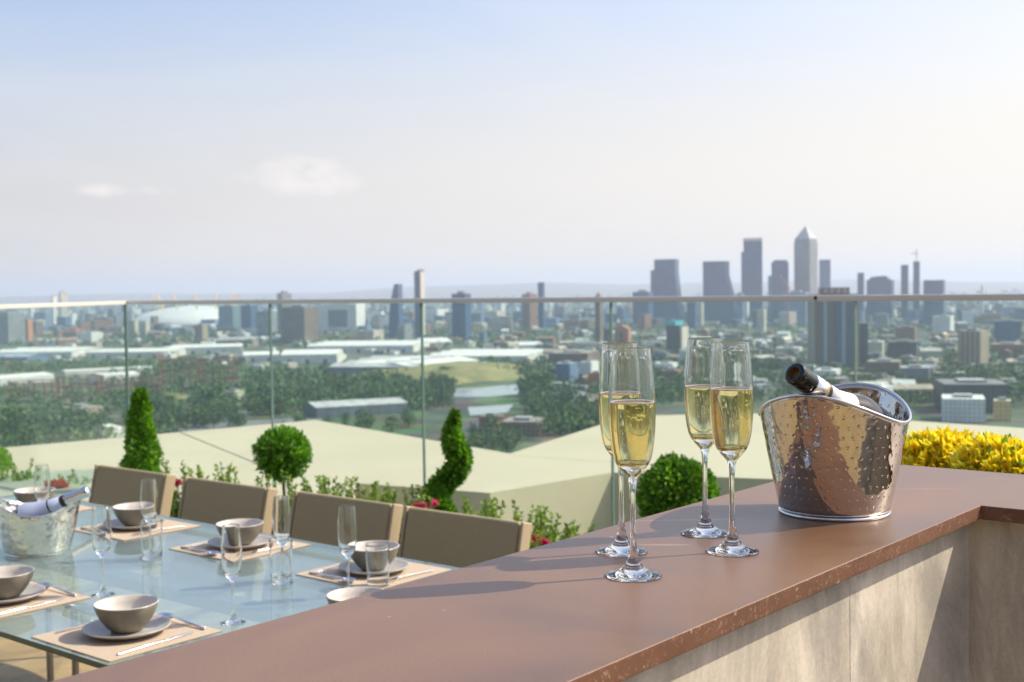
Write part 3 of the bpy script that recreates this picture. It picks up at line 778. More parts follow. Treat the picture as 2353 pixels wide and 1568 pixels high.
# clipped ball behind the flutes
Y = topi_y(1557, 4.2); pc = aty(1557, 1140, Y)
t = empty('box_ball', (pc.x, pc.y, 0.25), 0, 'bright green clipped box ball seen behind the champagne flutes', 'topiary')
b = ball_crown(3800, 0.146, 0.027, rnd, 0.98, 0.10); o = b.build('crown', LV, t); o.location = (0, 0, pc.z - 0.25)
b = MB(); b.tube([(0, 0, 0.0), (0.004, 0.003, max(0.05, pc.z - 0.35))], [0.012, 0.010], 8); b.build('stem', M['bark'], t, smooth=True)
# cone
def cone_crown(n, H, r0, size, rnd, prof):
    b = MB()
    for k in range(n):
        h = rnd.random() ** 1.35; a = rnd.uniform(0, 2 * PI); rr = prof(h) * r0 * (1 - 0.35 * rnd.random() ** 2) * (1 + 0.13 * math.sin(3 * a + 14 * h) + 0.10 * math.sin(31 * h + a))
        q = Vector((math.cos(a), math.sin(a), 0.35)); p = Vector((q.x * rr, q.y * rr, h * H))
        leaf(b, p, q + rv(rnd) * 0.8 + Vector((0, 0, 0.5)), size * rnd.uniform(0.7, 1.3), size * 0.55, pick(rnd), rnd)
    b.lathe([(prof(h / 8) * r0 * 0.66, h / 8 * H * 0.96) for h in range(8)] + [(0, H * 0.95)], 12, 2)
    return b
Y = topi_y(322); pt = aty(313, 886, Y); pbot = aty(330, 1100, Y)
t = empty('cone_topiary', (pt.x + 0.02, pt.y, 0.25), 0, 'tall cone-shaped clipped evergreen at the glass corner', 'topiary')
H = pt.z - 0.28
cone_crown(5200, H, 0.132, 0.028, rnd, lambda h: 0.12 + 0.88 * (1 - h) ** 0.72 if h < 1 else 0.05).build('crown', LV, t)
b = MB(); b.tube([(0, 0, 0), (0, 0, H * 0.6)], [0.014, 0.008], 8); b.build('stem', M['bark'], t, smooth=True)
# spiral
Y = topi_y(1022, 4.25); ptop = aty(1044, 948, Y)
base = aty(1012, 1200, Y)
t = empty('spiral_topiary', (base.x, base.y, 0.25), 0, 'twisting spiral topiary beside the middle glass joint', 'topiary')
b = MB()
ctrl = [(1046, 948, 4), (1043, 972, 12), (1036, 998, 21), (1044, 1026, 28), (1058, 1052, 27), (1050, 1082, 29), (1024, 1108, 30), (1000, 1136, 31), (1004, 1164, 33), (1022, 1190, 33), (1012, 1220, 32)]
cp = [(aty(x, y, Y + (0.05 * math.sin(i * 1.3))) , r_ * 0.76 * Y / FPX) for i, (x, y, r_) in enumerate(ctrl)]
bs = Vector((base.x, base.y, 0.25))
for k in range(7200):
    i = rnd.random() ** 0.8 * (len(cp) - 1); i0 = min(int(i), len(cp) - 2); f_ = i - i0
    pcx = cp[i0][0].lerp(cp[i0 + 1][0], f_) - bs; r_ = cp[i0][1] + (cp[i0 + 1][1] - cp[i0][1]) * f_
    q = rv(rnd); p = pcx + q * r_ * (1 - 0.4 * rnd.random() ** 2) * (1 + 0.12 * rnd.random())
    leaf(b, p, q + rv(rnd) * 0.8 + Vector((0, 0, 0.3)), 0.026 * rnd.uniform(0.6, 1.35), 0.0145, pick(rnd), rnd)
b.tube([c_[0] - bs for c_ in cp], [c_[1] * 0.55 for c_ in cp], 8, 2)
b.build('crown', LV, t)
b = MB(); b.tube([(0, 0, 0.0), cp[-1][0] - bs, cp[-3][0] - bs], [0.014, 0.011, 0.008], 8); b.build('stem', M['bark'], t, smooth=True)
# shrub at the left picture edge
Y = topi_y(0, 4.2); pc = aty(-24, 1072, Y)
t = empty('box_ball', (pc.x, pc.y, 0.25), 0, 'yellow-green round shrub cut off by the left picture edge', 'topiary')
o = ball_crown(3400, 0.135, 0.022, rnd, 1.05, 0.1).build('crown', [M['lf2'], M['sp1'], M['lf1']], t); o.location = (0, 0, pc.z - 0.25)
b = MB(); b.tube([(0, 0, 0), (0, 0, 0.12)], [0.012, 0.01], 8); b.build('stem', M['bark'], t, smooth=True)

# low leafy shrubs: sprigs
def sprig_shrub(x, ytop, u, nst, wpx, lab, mats, seed):
    rnd = random.Random(seed); Y = topi_y(x, u); top = aty(x, ytop - 20, Y); Hh = max(0.06, top.z - 0.24); wm = wpx * Y / FPX / 2
    t = empty('low_shrub', (top.x, top.y, 0.24), 0, lab, 'shrub', 'low leafy shrubs in the planter')
    b = MB(); st = MB()
    for s_ in range(nst):
        ox, oy = rnd.uniform(-1, 1) * wm, rnd.uniform(-0.10, 0.10)
        hh = Hh * rnd.uniform(0.55, 1.0); ln = Vector((rnd.uniform(-0.25, 0.25), rnd.uniform(-0.25, 0.25), 1)) 
        a = Vector((ox * 0.5, oy * 0.5, 0)); pts_ = [a + Vector((ox * 0.5 * q, oy * 0.5 * q, 0)) + ln * (hh * q) + Vector((0.01 * math.sin(5 * q + s_), 0, 0)) for q in (0, 0.35, 0.7, 1)]
        st.tube(pts_, [0.003, 0.0025, 0.002, 0.001], 5)
        m = int(16 + hh * 110)
        for k in range(m):
            q = (k + rnd.random()) / m; q = 0.12 + 0.88 * q; i0 = min(int(q * 3), 2); p = pts_[i0].lerp(pts_[i0 + 1], q * 3 - i0)
            d = rv(rnd); d.z = abs(d.z) * 0.7 + 0.25
            leaf(b, p, d, rnd.uniform(0.022, 0.038) * (1.15 - 0.45 * q), 0.014, pick(rnd), rnd)
    b.build('leaves', mats, t); st.build('stems', M['bark'], t)
SPR = [M['sp1'], M['sp2'], M['sp3']]
sh = [(30, 1080, 'sprigs left of the chair row, behind the farthest bowl'), (75, 1100, 'sprigs behind the empty flute near the red flower'), (185, 1100, 'thin sprig rising left of the farthest chair'),
      (420, 1072, 'sprigs right of the cone topiary'), (470, 1085, 'sprigs above the second farthest chair'), (530, 1078, 'tall thin sprigs midway between cone and ball topiary'), (590, 1095, 'bushy sprigs just left of the ball topiary stem'),
      (690, 1100, 'sprigs just right of the ball topiary stem'), (745, 1092, 'sprigs with thin upright tips right of the ball topiary'), (800, 1105, 'sprigs over the third chair back, right half'),
      (845, 1128, 'small tips beside the end of the third chair'), (880, 1140, 'tips at the gap before the nearest chair'), (935, 1140, 'low tips left of the spiral topiary'), (965, 1130, 'bushy sprigs touching the spiral topiary foot'),
      (1085, 1155, 'small sprigs right of the spiral topiary'), (1125, 1158, 'upright sprig before the grey roof corner'), (1165, 1182, 'sprigs over the nearest chair, right end'), (1235, 1180, 'bushy sprigs right of the nearest chair at the bar edge'),
      (1265, 1188, 'loose sprigs leaning over the pink bloom by the bar'), (1310, 1212, 'last low sprigs touching the bar edge')]
for i, (x, y, ph) in enumerate(sh):
    sprig_shrub(x, y, 4.12 + 0.10 * ((i * 7) % 3 - 1), 13 + (i * 5) % 5, 74, 'yellow-green ' + ph, SPR if i % 4 else [M['sp2'], M['sp1'], M['sp3']], 40 + i)
# blooms
def flower(x, y, u, nb, spread, mats, lab, group, seed, size=0.03):
    rnd = random.Random(seed); Y = topi_y(x, u); c_ = aty(x, y, Y); z0 = min(0.24, c_.z - 0.05)
    t = empty('flowering_plant', (c_.x, c_.y, z0), 0, lab, 'flower', group)
    st = MB(); lf = MB()
    for k in range(nb):
        h = Vector((rnd.uniform(-1, 1) * spread[0], rnd.uniform(-0.04, 0.04), c_.z - z0 + rnd.uniform(-1, 1) * spread[1]))
        st.tube([(h.x * 0.4, 0, 0), (h.x * 0.8, h.y * 0.5, h.z * 0.6), h], 0.0025, 5)
        bl = MB()
        for q in range(26):
            d = rv(rnd); d.z = d.z * 0.6 + 0.25
            leaf(bl, h, d, size * rnd.uniform(0.7, 1.2), size * 0.8, 0 if rnd.random() < 0.6 else 1, rnd)
        bl.build('bloom', mats, t)
        for q in range(10):
            d = rv(rnd); leaf(lf, Vector((h.x * 0.6, h.y, h.z * rnd.uniform(0.2, 0.8))), d, 0.05, 0.022, pick(rnd), rnd)
    st.build('stems', M['sp3'], t); lf.build('leaves', LV, t)
PK = [M['pink'], M['pink2']]
flower(402, 1128, 4.0, 3, (0.025, 0.07), PK, 'pink flower between the farthest and second farthest chair', 'pink flowers', 5)
flower(621, 1226, 4.0, 3, (0.025, 0.04), [M['pink'], M['yl1']], 'pink and yellow flower left of the flute behind the mid tumbler', 'pink flowers', 6, 0.026)
flower(905, 1205, 4.0, 4, (0.02, 0.10), PK, 'tall pink flower in the gap beside the nearest chair', 'pink flowers', 7)
flower(972, 1163, 4.0, 3, (0.05, 0.012), PK, 'pink flower at the foot of the spiral topiary', 'pink flowers', 8, 0.026)
flower(1248, 1249, 4.0, 3, (0.045, 0.012), PK, 'pink flower at the bar edge right of the nearest chair', 'pink flowers', 9, 0.030)
flower(139, 1124, 4.02, 3, (0.055, 0.03), [M['red'], M['red']], 'bright red flower behind the bottle of the table bucket', 'red flowers', 10, 0.055)
# golden shrub beyond the bar arm
def gold(x, y, Yd, rpx, lab, seed, n=1900):
    rnd = random.Random(seed); c_ = aty(x, y, Yd); r_ = rpx * Yd / FPX
    t = empty('golden_shrub', (c_.x, c_.y, c_.z - 0.62), 0, lab, 'shrub', 'golden leaved shrubs beyond the bar')
    b = MB()
    for k in range(int(n / 7)):
        q = rv(rnd); q.z = abs(q.z) * 1.0 - 0.25; p = Vector((q.x * r_, q.y * r_ * 0.8, q.z * r_ * 0.8)) * rnd.uniform(0.72, 1.08) ; d0 = (q + Vector((0, 0, 0.7)) + rv(rnd) * 0.4).normalized()
        yl = rnd.random()
        for j in range(9):
            d = d0 * rnd.uniform(0.25, 1) + rv(rnd) * 0.85
            mi = 2 if (p.z < 0.05 * r_ and rnd.random() < 0.35) or rnd.random() < 0.06 else (0 if rnd.random() < 0.6 else 1)
            leaf(b, p, d, rnd.uniform(0.024, 0.040), 0.0190, mi, rnd)
    o = b.build('leaves', [M['yl1'], M['yl2'], M['yl3']], t); o.location = (0, 0, 0.62)
    b = MB()
    for k in range(14):
        q = rv(rnd); b.tube([(0, 0, 0), (q.x * 0.05, q.y * 0.05, 0.3), (q.x * r_ * 0.7, q.y * r_ * 0.6, 0.60 + abs(q.z) * r_ * 0.4)], [0.008, 0.005, 0.002], 5)
    b.build('stems', M['bark'], t)
    return c_
g1 = gold(2170, 1078, 2.62, 110, 'golden leaved shrub touching the right side of the bar bucket', 21, 2600)
g2 = gold(2292, 1086, 2.50, 96, 'golden leaved shrub at the right picture edge beyond the bar', 22, 2200)
gz = min(g1.z, g2.z) - 0.62
t = empty('planter', ((g1.x + g2.x) / 2 + 0.15, (g1.y + g2.y) / 2, 0), 0, 'stone planter box under the golden shrubs behind the bar', 'planter')
b = MB(); b.box(-0.42, 0.42, -0.13, 0.16, 0.0, gz + 0.02, 0, Matrix.Rotation(ANG_V + 0.35, 4, 'Z')); b.build('trough', M['planter'], t, bevel=0.01)

# ---- the penthouse front behind the camera (seen only in the metal and glass)
ph = empty('penthouse', W(-1.9, 0.6, 0), 0, 'rendered penthouse front with dark glazed doors behind the bar', 'building')
def lw(name, u0, u1, v0, v1, z0, z1, m): 
    return wallbox(name, u0, u1, v0, v1, z0, z1, m, ph, 0)
lw('wall', -2.6, -2.3, -5.0, -1.9, 0.0, 2.9, M['facade']); lw('wall', -2.6, -2.3, 0.4, 1.5, 0.0, 2.9, M['facade']); lw('wall', -2.6, -2.3, 4.2, 7.0, 0.0, 2.9, M['facade'])
lw('glazed_door', -2.5, -2.42, -1.9, -0.76, 0.05, 2.35, M['dark']); lw('glazed_door', -2.5, -2.42, -0.74, 0.4, 0.05, 2.35, M['dark']); lw('glazed_door', -2.5, -2.42, 1.5, 4.2, 0.05, 2.35, M['dark'])
lw('lintel', -2.58, -2.32, -1.9, 0.4, 2.36, 2.9, M['facade']); lw('lintel', -2.58, -2.32, 1.5, 4.2, 2.36, 2.9, M['facade'])
lw('roof', -4.5, -2.05, -5.1, 7.1, 2.91, 3.15, M['facade'])

# ---- cream folded roof just beyond the glass
zr_ = 0.366
def rp(x, y, dz=0.0):
    p = onz(x, y, zr_ + dz); return (p.x, p.y, zr_ + dz)
far = [rp(-420, 1092), rp(0, 1030), rp(725, 965.5), rp(1172, 1042.5), rp(1440, 957), rp(1700, 949), rp(2060, 965), rp(2353, 984), rp(2800, 1005)]
near_ = [rp(2800, 1185), rp(1800, 1102), rp(1600, 1095), rp(1408, 1086), rp(1126, 1133), rp(821, 1111), rp(800, 1150), rp(-420, 1190)]
outl = far + near_
rt = empty('folded_roof', (0, 9.0, 0), 0, 'cream roof with a zigzag edge just beyond the glass balustrade', 'roof')
b = MB(); nP = len(outl)
vs = [Vector(p) - Vector((0, 9, 0)) for p in outl]; lo = [Vector((p.x, p.y, -2.6)) for p in vs]
b.add(vs + lo, [tuple(range(nP))[::-1], tuple(range(nP, 2 * nP))] + [((i + 1) % nP, i, nP + i, nP + (i + 1) % nP) for i in range(nP)])
b.build('roof_body', M['roof'], rt)
def seam(a, c_, w=0.010):
    A, B = Vector(rp(*a, 0.003)) - Vector((0, 9, 0)), Vector(rp(*c_, 0.003)) - Vector((0, 9, 0)); d = (B - A).normalized(); nn = Vector((-d.y, d.x, 0)) * w
    b = MB(); b.add([A - nn, B - nn, B + nn, A + nn], [(0, 1, 2, 3)]); b.build('seam', M['planter'], rt)
seam((412, 992), (640, 1085), 0.005); seam((1172, 1047), (1420, 1062), 0.003)

HAZE = 0.00010
# ================================================================ the city beyond
GZ = -105.5
def gnd(x, y): return onz(x, y, GZ)
def brick(name, wall, win, roof, **k): M[name] = m_building(name, wall, win, roof, **k)
brick('b_cream', (0.56, 0.50, 0.38), (0.22, 0.23, 0.22), (0.60, 0.56, 0.46))
brick('b_grey', (0.25, 0.26, 0.26), (0.10, 0.12, 0.14), (0.42, 0.42, 0.40))
brick('b_dark', (0.085, 0.085, 0.08), (0.04, 0.05, 0.06), (0.22, 0.21, 0.19))
brick('b_brown', (0.21, 0.145, 0.10), (0.07, 0.08, 0.09), (0.34, 0.29, 0.23))
brick('b_brick', (0.28, 0.13, 0.07), (0.10, 0.09, 0.09), (0.32, 0.22, 0.16))
brick('b_orange', (0.52, 0.21, 0.09), (0.34, 0.14, 0.07), (0.48, 0.25, 0.13))
brick('b_white', (0.72, 0.70, 0.64), (0.36, 0.40, 0.42), (0.78, 0.76, 0.68), fx=0.5, fz=0.4)
brick('b_teal', (0.13, 0.20, 0.22), (0.06, 0.13, 0.16), (0.30, 0.33, 0.33))
brick('b_blue', (0.13, 0.20, 0.31), (0.07, 0.13, 0.22), (0.36, 0.42, 0.48))
brick('b_tan', (0.40, 0.31, 0.20), (0.18, 0.16, 0.13), (0.46, 0.38, 0.27), sx=6, fx=0.45, fz=0.9)
brick('b_slate', (0.03, 0.08, 0.17), (0.02, 0.06, 0.13), (0.17, 0.19, 0.22))
brick('b_red', (0.60, 0.12, 0.10), (0.45, 0.10, 0.09), (0.62, 0.20, 0.17))
brick('b_yellow', (0.62, 0.45, 0.18), (0.35, 0.28, 0.15), (0.62, 0.52, 0.32))
brick('b_shed', (0.66, 0.65, 0.58), (0.60, 0.59, 0.53), (0.80, 0.78, 0.68), sx=9, fx=0.1, fz=0.9)
brick('b_shedgrey', (0.17, 0.19, 0.21), (0.14, 0.16, 0.18), (0.50, 0.50, 0.46), sx=9, fx=0.2, fz=0.9)
M['white_rib'] = plain('dome_fabric', (0.80, 0.78, 0.70), 0.6)
M['mast'] = plain('yellow_mast', (0.75, 0.50, 0.14), 0.5)
M['lattice'] = plain('rusty_lattice', (0.20, 0.105, 0.06), 0.7)
M['crane'] = plain('red_crane', (0.50, 0.10, 0.07), 0.5)
M['water'] = plain('river_water', (0.30, 0.36, 0.36), 0.06)
M['glassy'] = plain('tower_glazing', (0.08, 0.12, 0.17), 0.15)
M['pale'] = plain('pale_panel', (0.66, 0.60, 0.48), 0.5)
M['aqua'] = plain('aqua_panel', (0.09, 0.42, 0.46), 0.4)
M['stripe'] = plain('pale_blue_strip', (0.30, 0.40, 0.46), 0.4)
M['t_tan'] = plain('tan_cladding', (0.36, 0.30, 0.24), 0.5)
M['t_brown'] = plain('brown_cladding', (0.17, 0.125, 0.095), 0.5)
M['grassy'] = m_noisy('dry_grass', (0.17, 0.17, 0.05), (0.32, 0.28, 0.10), 0.03, 0.9)
M['road'] = m_noisy('road_grey', (0.16, 0.16, 0.15), (0.24, 0.24, 0.22), 0.05, 0.8)
M['hill'] = m_noisy('hill_green', (0.06, 0.08, 0.05), (0.10, 0.11, 0.07), 0.002, 0.9)
TR = [m_noisy('tree_green', (0.052, 0.125, 0.028), (0.105, 0.220, 0.042), 0.35, 0.7), m_noisy('tree_olive', (0.10, 0.165, 0.035), (0.175, 0.25, 0.055), 0.35, 0.7), m_noisy('tree_dark', (0.022, 0.060, 0.020), (0.050, 0.11, 0.032), 0.35, 0.7)]
M['trunk'] = plain('tree_trunk', (0.06, 0.045, 0.03), 0.9)

# ground: one sheet to the horizon, park greens near by, streets and yards farther off
m, n, l, b = mat('ground_cover')
co = objco(n, l)
g1_ = noise(n, l, co, 0.011, 7, 0.68, 0.5); g2_ = noise(n, l, co, 0.05, 4, 0.6)
cA = ramp(n, l, g1_, [(0.30, (0.035, 0.06, 0.02)), (0.47, (0.065, 0.095, 0.03)), (0.54, (0.09, 0.11, 0.05)), (0.62, (0.15, 0.145, 0.11)), (0.72, (0.08, 0.09, 0.08))])
cA = mixc(n, l, 0.6, cA, ramp(n, l, g2_, [(0.3, (0.15,) * 3), (0.7, (0.85,) * 3)]), 'OVERLAY')
vo = node(n, 'ShaderNodeTexVoronoi'); vo.inputs['Scale'].default_value = 0.028; l.new(co, vo.inputs['Vector'])
cB = mixc(n, l, 0.55, cA, vo.outputs['Color'], 'SOFT_LIGHT')
l.new(cB, b.inputs['Base Color']); b.inputs['Roughness'].default_value = 0.9
b = MB(); b.add([(-22000, -3000, GZ), (22000, -3000, GZ), (22000, 26000, GZ), (-22000, 26000, GZ)], [(0, 1, 2, 3)])
tag(b.build('ground', m), kind='structure')
# far hills: a ridged grid
rnd = random.Random(11)
b = MB(); NX, NY = 90, 10
vs = []
for j in range(NY + 1):
    for i in range(NX + 1):
        x = -14000 + 28000 * i / NX; y = 12500 + 9000 * j / NY
        h = 120 + 45 * math.sin(x / 2300 + 1.0) + 25 * math.sin(x / 900 + 2) + 0.004 * max(0, x) + 10 * math.sin(x / 370)
        vs.append((x, y, GZ - 2 + h * math.sin(PI * min(1.0, j / NY * 1.25) / 2) * (1.0 if j else 0)))
b.add(vs, [(j * (NX + 1) + i, j * (NX + 1) + i + 1, (j + 1) * (NX + 1) + i + 1, (j + 1) * (NX + 1) + i) for j in range(NY) for i in range(NX)])
tag(b.build('hills', M['hill'], smooth=True), kind='structure')

def patch(name, pxs, dz, m):
    b = MB(); v = [gnd(x, y) for x, y in pxs]; b.add([(p.x, p.y, GZ + dz) for p in v], [tuple(range(len(v)))[::-1]])
    tag(b.build(name, m), kind='structure')
patch('river', [(1038, 893), (1130, 888), (1235, 880), (1232, 902), (1120, 912), (1045, 912)], 0.05, M['water'])
patch('river', [(1075, 936), (1180, 930), (1165, 948), (1080, 955)], 0.05, M['water'])
patch('river', [(20, 742), (350, 738), (350, 744), (20, 748)], 0.05, M['water'])
patch('road', [(500, 952), (840, 912), (846, 919), (520, 968)], 0.06, M['road'])
patch('road', [(240, 990), (560, 968), (740, 958), (740, 966), (300, 1006)], 0.06, M['road'])
patch('road', [(1300, 1000), (1440, 942), (1452, 948), (1330, 1010)], 0.06, M['road'])
patch('road', [(1560, 840), (1850, 872), (1850, 880), (1560, 848)], 0.06, M['road'])
patch('meadow', [(60, 1030), (330, 1000), (360, 1012), (80, 1050)], 0.07, M['grassy'])
patch('meadow', [(300, 918), (420, 900), (440, 915), (320, 935)], 0.07, M['grassy'])
# grass bank by the water
A_, B_ = gnd(1040, 884), gnd(1250, 862)
b = MB(); d = (B_ - A_).normalized(); nn = Vector((-d.y, d.x, 0)); L_ = (B_ - A_).length
prof_ = [(-6, 0), (10, 7), (50, 13), (150, 14), (220, 0)]
vs = []
for i in range(9):
    for o_, h in prof_:
        p = A_ + d * (L_ * i / 8) + nn * (o_ + 10 * math.sin(i * 1.1)); vs.append((p.x, p.y, GZ + h * min(1, 0.25 + i / 4)))
b.add(vs, [(i * 5 + j, (i + 1) * 5 + j, (i + 1) * 5 + j + 1, i * 5 + j + 1) for i in range(8) for j in range(4)])
tag(b.build('grass_bank', M['grassy'], smooth=False), kind='structure')

def frame_of(x0, x1, yt, yb, s=0.28, Y=None, phi=R(24)):
    """real width, depth, height and centre of a block that fills this window of the photograph"""
    xm = (x0 + x1) / 2
    if Y is None: Y = gnd(xm, yb).y
    Wd = (x1 - x0) * Y / FPX * (1.07 if Y > 2600 else 1.0)
    w, dp = Wd * (1 - s) / math.cos(phi), Wd * s / math.sin(phi)
    zt = aty(xm, yt, Y).z
    p = aty(xm, yt, Y); yc = Y + (w * math.sin(phi) + dp * math.cos(phi)) / 2 * 0.9
    return p.x * yc / Y, yc, w, dp, zt - GZ, phi, Y
def block(name, x0, x1, yt, yb, m, lab, cat='building', group=None, s=0.28, Y=None, phi=R(24), roofs=None, extra=None, single=False):
    X, yc, w, dp, h, phi, Y = frame_of(x0, x1, yt, yb, s, Y, phi)
    if single:
        b = MB(); b.box(-w / 2, w / 2, -dp / 2, dp / 2, 0, h)
        return tag(b.build(name, M[m], None, loc=(X, yc, GZ), rz=-phi), lab, cat, group)
    t = empty(name, (X, yc, GZ), -phi, lab, cat, group)
    b = MB(); b.box(-w / 2, w / 2, -dp / 2, dp / 2, 0, h); b.build('wall', M[m], t)
    if roofs != 0:
        b = MB(); k = 0.22
        b.box(-w * k, w * k, -dp * k, dp * k, h + 0.01, h + max(2.0, min(5, h * 0.06))); b.build('roof_plant', M['b_grey'], t)
    if extra: extra(t, w, dp, h)
    return t

# ---- skyline towers on the right
def lit(w0): 
    return w0
Yw = 3400
def pyramid(t, w, dp, h):
    a = aty(1851, 517.5, Yw).z - GZ; b = MB()
    b.box(-w * 0.47, w * 0.47, -dp * 0.47, dp * 0.47, h, h + 9)
    b.build('setback', M['b_grey'], t)
    b = MB(); k = 0.47; z = h + 9
    b.add([(-w * k, -dp * k, z), (w * k, -dp * k, z), (w * k, dp * k, z), (-w * k, dp * k, z), (0, 0, a)], [(0, 1, 4), (1, 2, 4), (2, 3, 4), (3, 0, 4)]); b.build('pyramid_roof', M['b_grey'], t)
block('tower', 1826, 1877, 556, 700, 'b_grey', 'tallest far tower with a pyramid roof on the skyline', 'tower', 'hazy skyline towers', Y=Yw, s=0.45, phi=R(42), roofs=0, extra=pyramid)
def band(t, w, dp, h):
    b = MB(); b.box(-w / 2 - 1, w / 2 + 1, -dp / 2 - 1, dp / 2 + 1, h + 0.01, h + 8); b.build('top_band', M['pale'], t)
    b = MB(); b.box(-w / 2 - 6, -w / 2 - 0.01, -dp / 2, dp / 2, 0, h * 0.87); b.build('shoulder', M['b_slate'], t)
block('tower', 1706, 1754, 554, 700, 'b_slate', 'tall square far tower with a paler top band, left of the pyramid tower', 'tower', 'hazy skyline towers', Y=3350, s=0.2, phi=R(12), roofs=0, extra=band)
def shoulders(t, w, dp, h):
    b = MB(); b.box(-w / 2 - 10, -w / 2 - 0.01, -dp / 2, dp / 2, 0, h * 0.84); b.build('shoulder', M['b_slate'], t)
    b = MB(); b.add([(w / 2, -dp / 2, 0), (w / 2 + 14, -dp / 2, 0), (w / 2, -dp / 2, h * 0.82), (w / 2, dp / 2, 0), (w / 2 + 14, dp / 2, 0), (w / 2, dp / 2, h * 0.82)], [(0, 1, 2), (5, 4, 3), (1, 4, 5, 2), (0, 3, 4, 1)]); b.build('flank', M['b_slate'], t)
block('tower', 1503, 1560, 596, 705, 'b_slate', 'broad far tower with a step on its left, leftmost of the skyline cluster', 'tower', 'hazy skyline towers', Y=3300, s=0.25, phi=R(18), roofs=0, extra=shoulders)
def flare(t, w, dp, h):
    b = MB(); b.add([(w / 2, -dp / 2, 0), (w / 2 + 34, -dp / 2, 0), (w / 2 + 0.1, -dp / 2, h * 0.80), (w / 2, dp / 2, 0), (w / 2 + 34, dp / 2, 0), (w / 2 + 0.1, dp / 2, h * 0.80)], [(0, 1, 2), (5, 4, 3), (1, 4, 5, 2), (0, 3, 4, 1)]); b.build('flank', M['b_slate'], t)
    b = MB(); b.box(-w / 2 - 0.5, w / 2 + 0.5, -dp / 2 - 0.5, dp / 2 + 0.5, h, h + 3); b.build('parapet', M['b_blue'], t)
block('tower', 1614, 1677, 603, 705, 'b_slate', 'broad far tower flaring to the right at its foot, second in the skyline cluster', 'tower', 'hazy skyline towers', Y=3320, s=0.25, phi=R(18), roofs=0, extra=flare)
def chamf(t, w, dp, h):
    b = MB(); b.box(-w / 2 - 9, -w / 2 - 0.01, -dp / 2, dp / 2, 0, h * 0.78); b.build('shoulder', M['b_blue'], t)
    b = MB(); b.prism([(-w * 0.36, -dp * 0.4), (w * 0.4, -dp * 0.4), (w * 0.4, dp * 0.4), (-w * 0.36, dp * 0.4)], h + 0.01, h + 5); b.build('roof_plant', M['b_slate'], t)
block('tower', 1771, 1814, 602, 700, 'b_slate', 'shorter far tower just left of the pyramid tower, with a clipped top', 'tower', 'hazy skyline towers', Y=3380, s=0.22, phi=R(15), roofs=0, extra=chamf)
block('tower', 1881, 1910, 597, 700, 'b_blue', 'flat-topped far tower touching the right side of the pyramid tower', 'tower', 'hazy skyline towers', Y=3450, s=0.22, phi=R(15), roofs=0)
block('tower', 1970, 1986, 627, 700, 'b_slate', 'slim short far tower left of the domed block', 'tower', 'hazy skyline towers', Y=3300, roofs=0)
def domed(t, w, dp, h):
    b = MB(); b.add([(-w * 0.44, -dp / 2, h), (-w * 0.3, -dp / 2, h + 9), (w * 0.25, -dp / 2, h + 11), (w * 0.46, -dp / 2, h), (-w * 0.44, dp / 2, h), (-w * 0.3, dp / 2, h + 9), (w * 0.25, dp / 2, h + 11), (w * 0.46, dp / 2, h)],
                    [(0, 3, 2, 1), (4, 5, 6, 7), (1, 2, 6, 5), (0, 1, 5, 4), (2, 3, 7, 6)]); b.build('sloped_roof', M['b_slate'], t)
block('far_block', 1990, 2056, 644, 700, 'b_slate', 'broad hazy block with a sloping roof, right of the pyramid tower', 'building', 'hazy skyline towers', Y=3200, roofs=0, extra=domed)
block('tower', 2070, 2088, 609, 705, 'b_slate', 'left one of two thin far towers at the right', 'tower', 'hazy skyline towers', Y=3250, roofs=0)
def mastcrane(t, w, dp, h):
    b = MB(); b.box(-1.2, 1.2, -1.2, 1.2, h, h + 32); b.box(-14, 5, -0.8, 0.8, h + 20, h + 22); b.build('tower_crane', M['pale'], t)
block('tower', 2098, 2114, 601, 705, 'b_slate', 'right one of two thin far towers, with a crane on top', 'tower', 'hazy skyline towers', Y=3200, roofs=0, extra=mastcrane)
block('far_block', 2118, 2176, 644, 700, 'b_slate', 'wide low hazy block with a bright right face, beside the thin towers', 'building', 'hazy skyline towers', Y=3050, s=0.36, roofs=0)
block('far_block', 2252, 2262, 656, 694, 'b_white', 'small white far block just above the rail at the right', 'building', Y=3400, s=0.6, roofs=0)
block('far_block', 1454, 1500, 671, 702, 'b_slate', 'low hazy block at the left foot of the skyline cluster', 'building', Y=3200)
block('far_block', 1690, 1710, 676, 702, 'b_blue', 'low hazy block between the flaring and the square far towers', 'building', Y=3200)
block('far_block', 1800, 1860, 672, 704, 'b_blue', 'low hazy podium block under the pyramid tower', 'building', Y=3150)
# red crane
p = aty(1812, 690, 3000); t = empty('tower_crane', (p.x, p.y, GZ), 0.5, 'thin red tower crane before the pyramid tower', 'crane')
h = aty(1812, 660, 3000).z - GZ
b = MB(); b.box(-1.1, 1.1, -1.1, 1.1, 0, h); b.build('mast', M['crane'], t)
b = MB(); b.tube([(6, 0, h - 4), (0, 0, h), (-26, 0, h + 30)], 1.0, 6); b.build('jib', M['crane'], t)

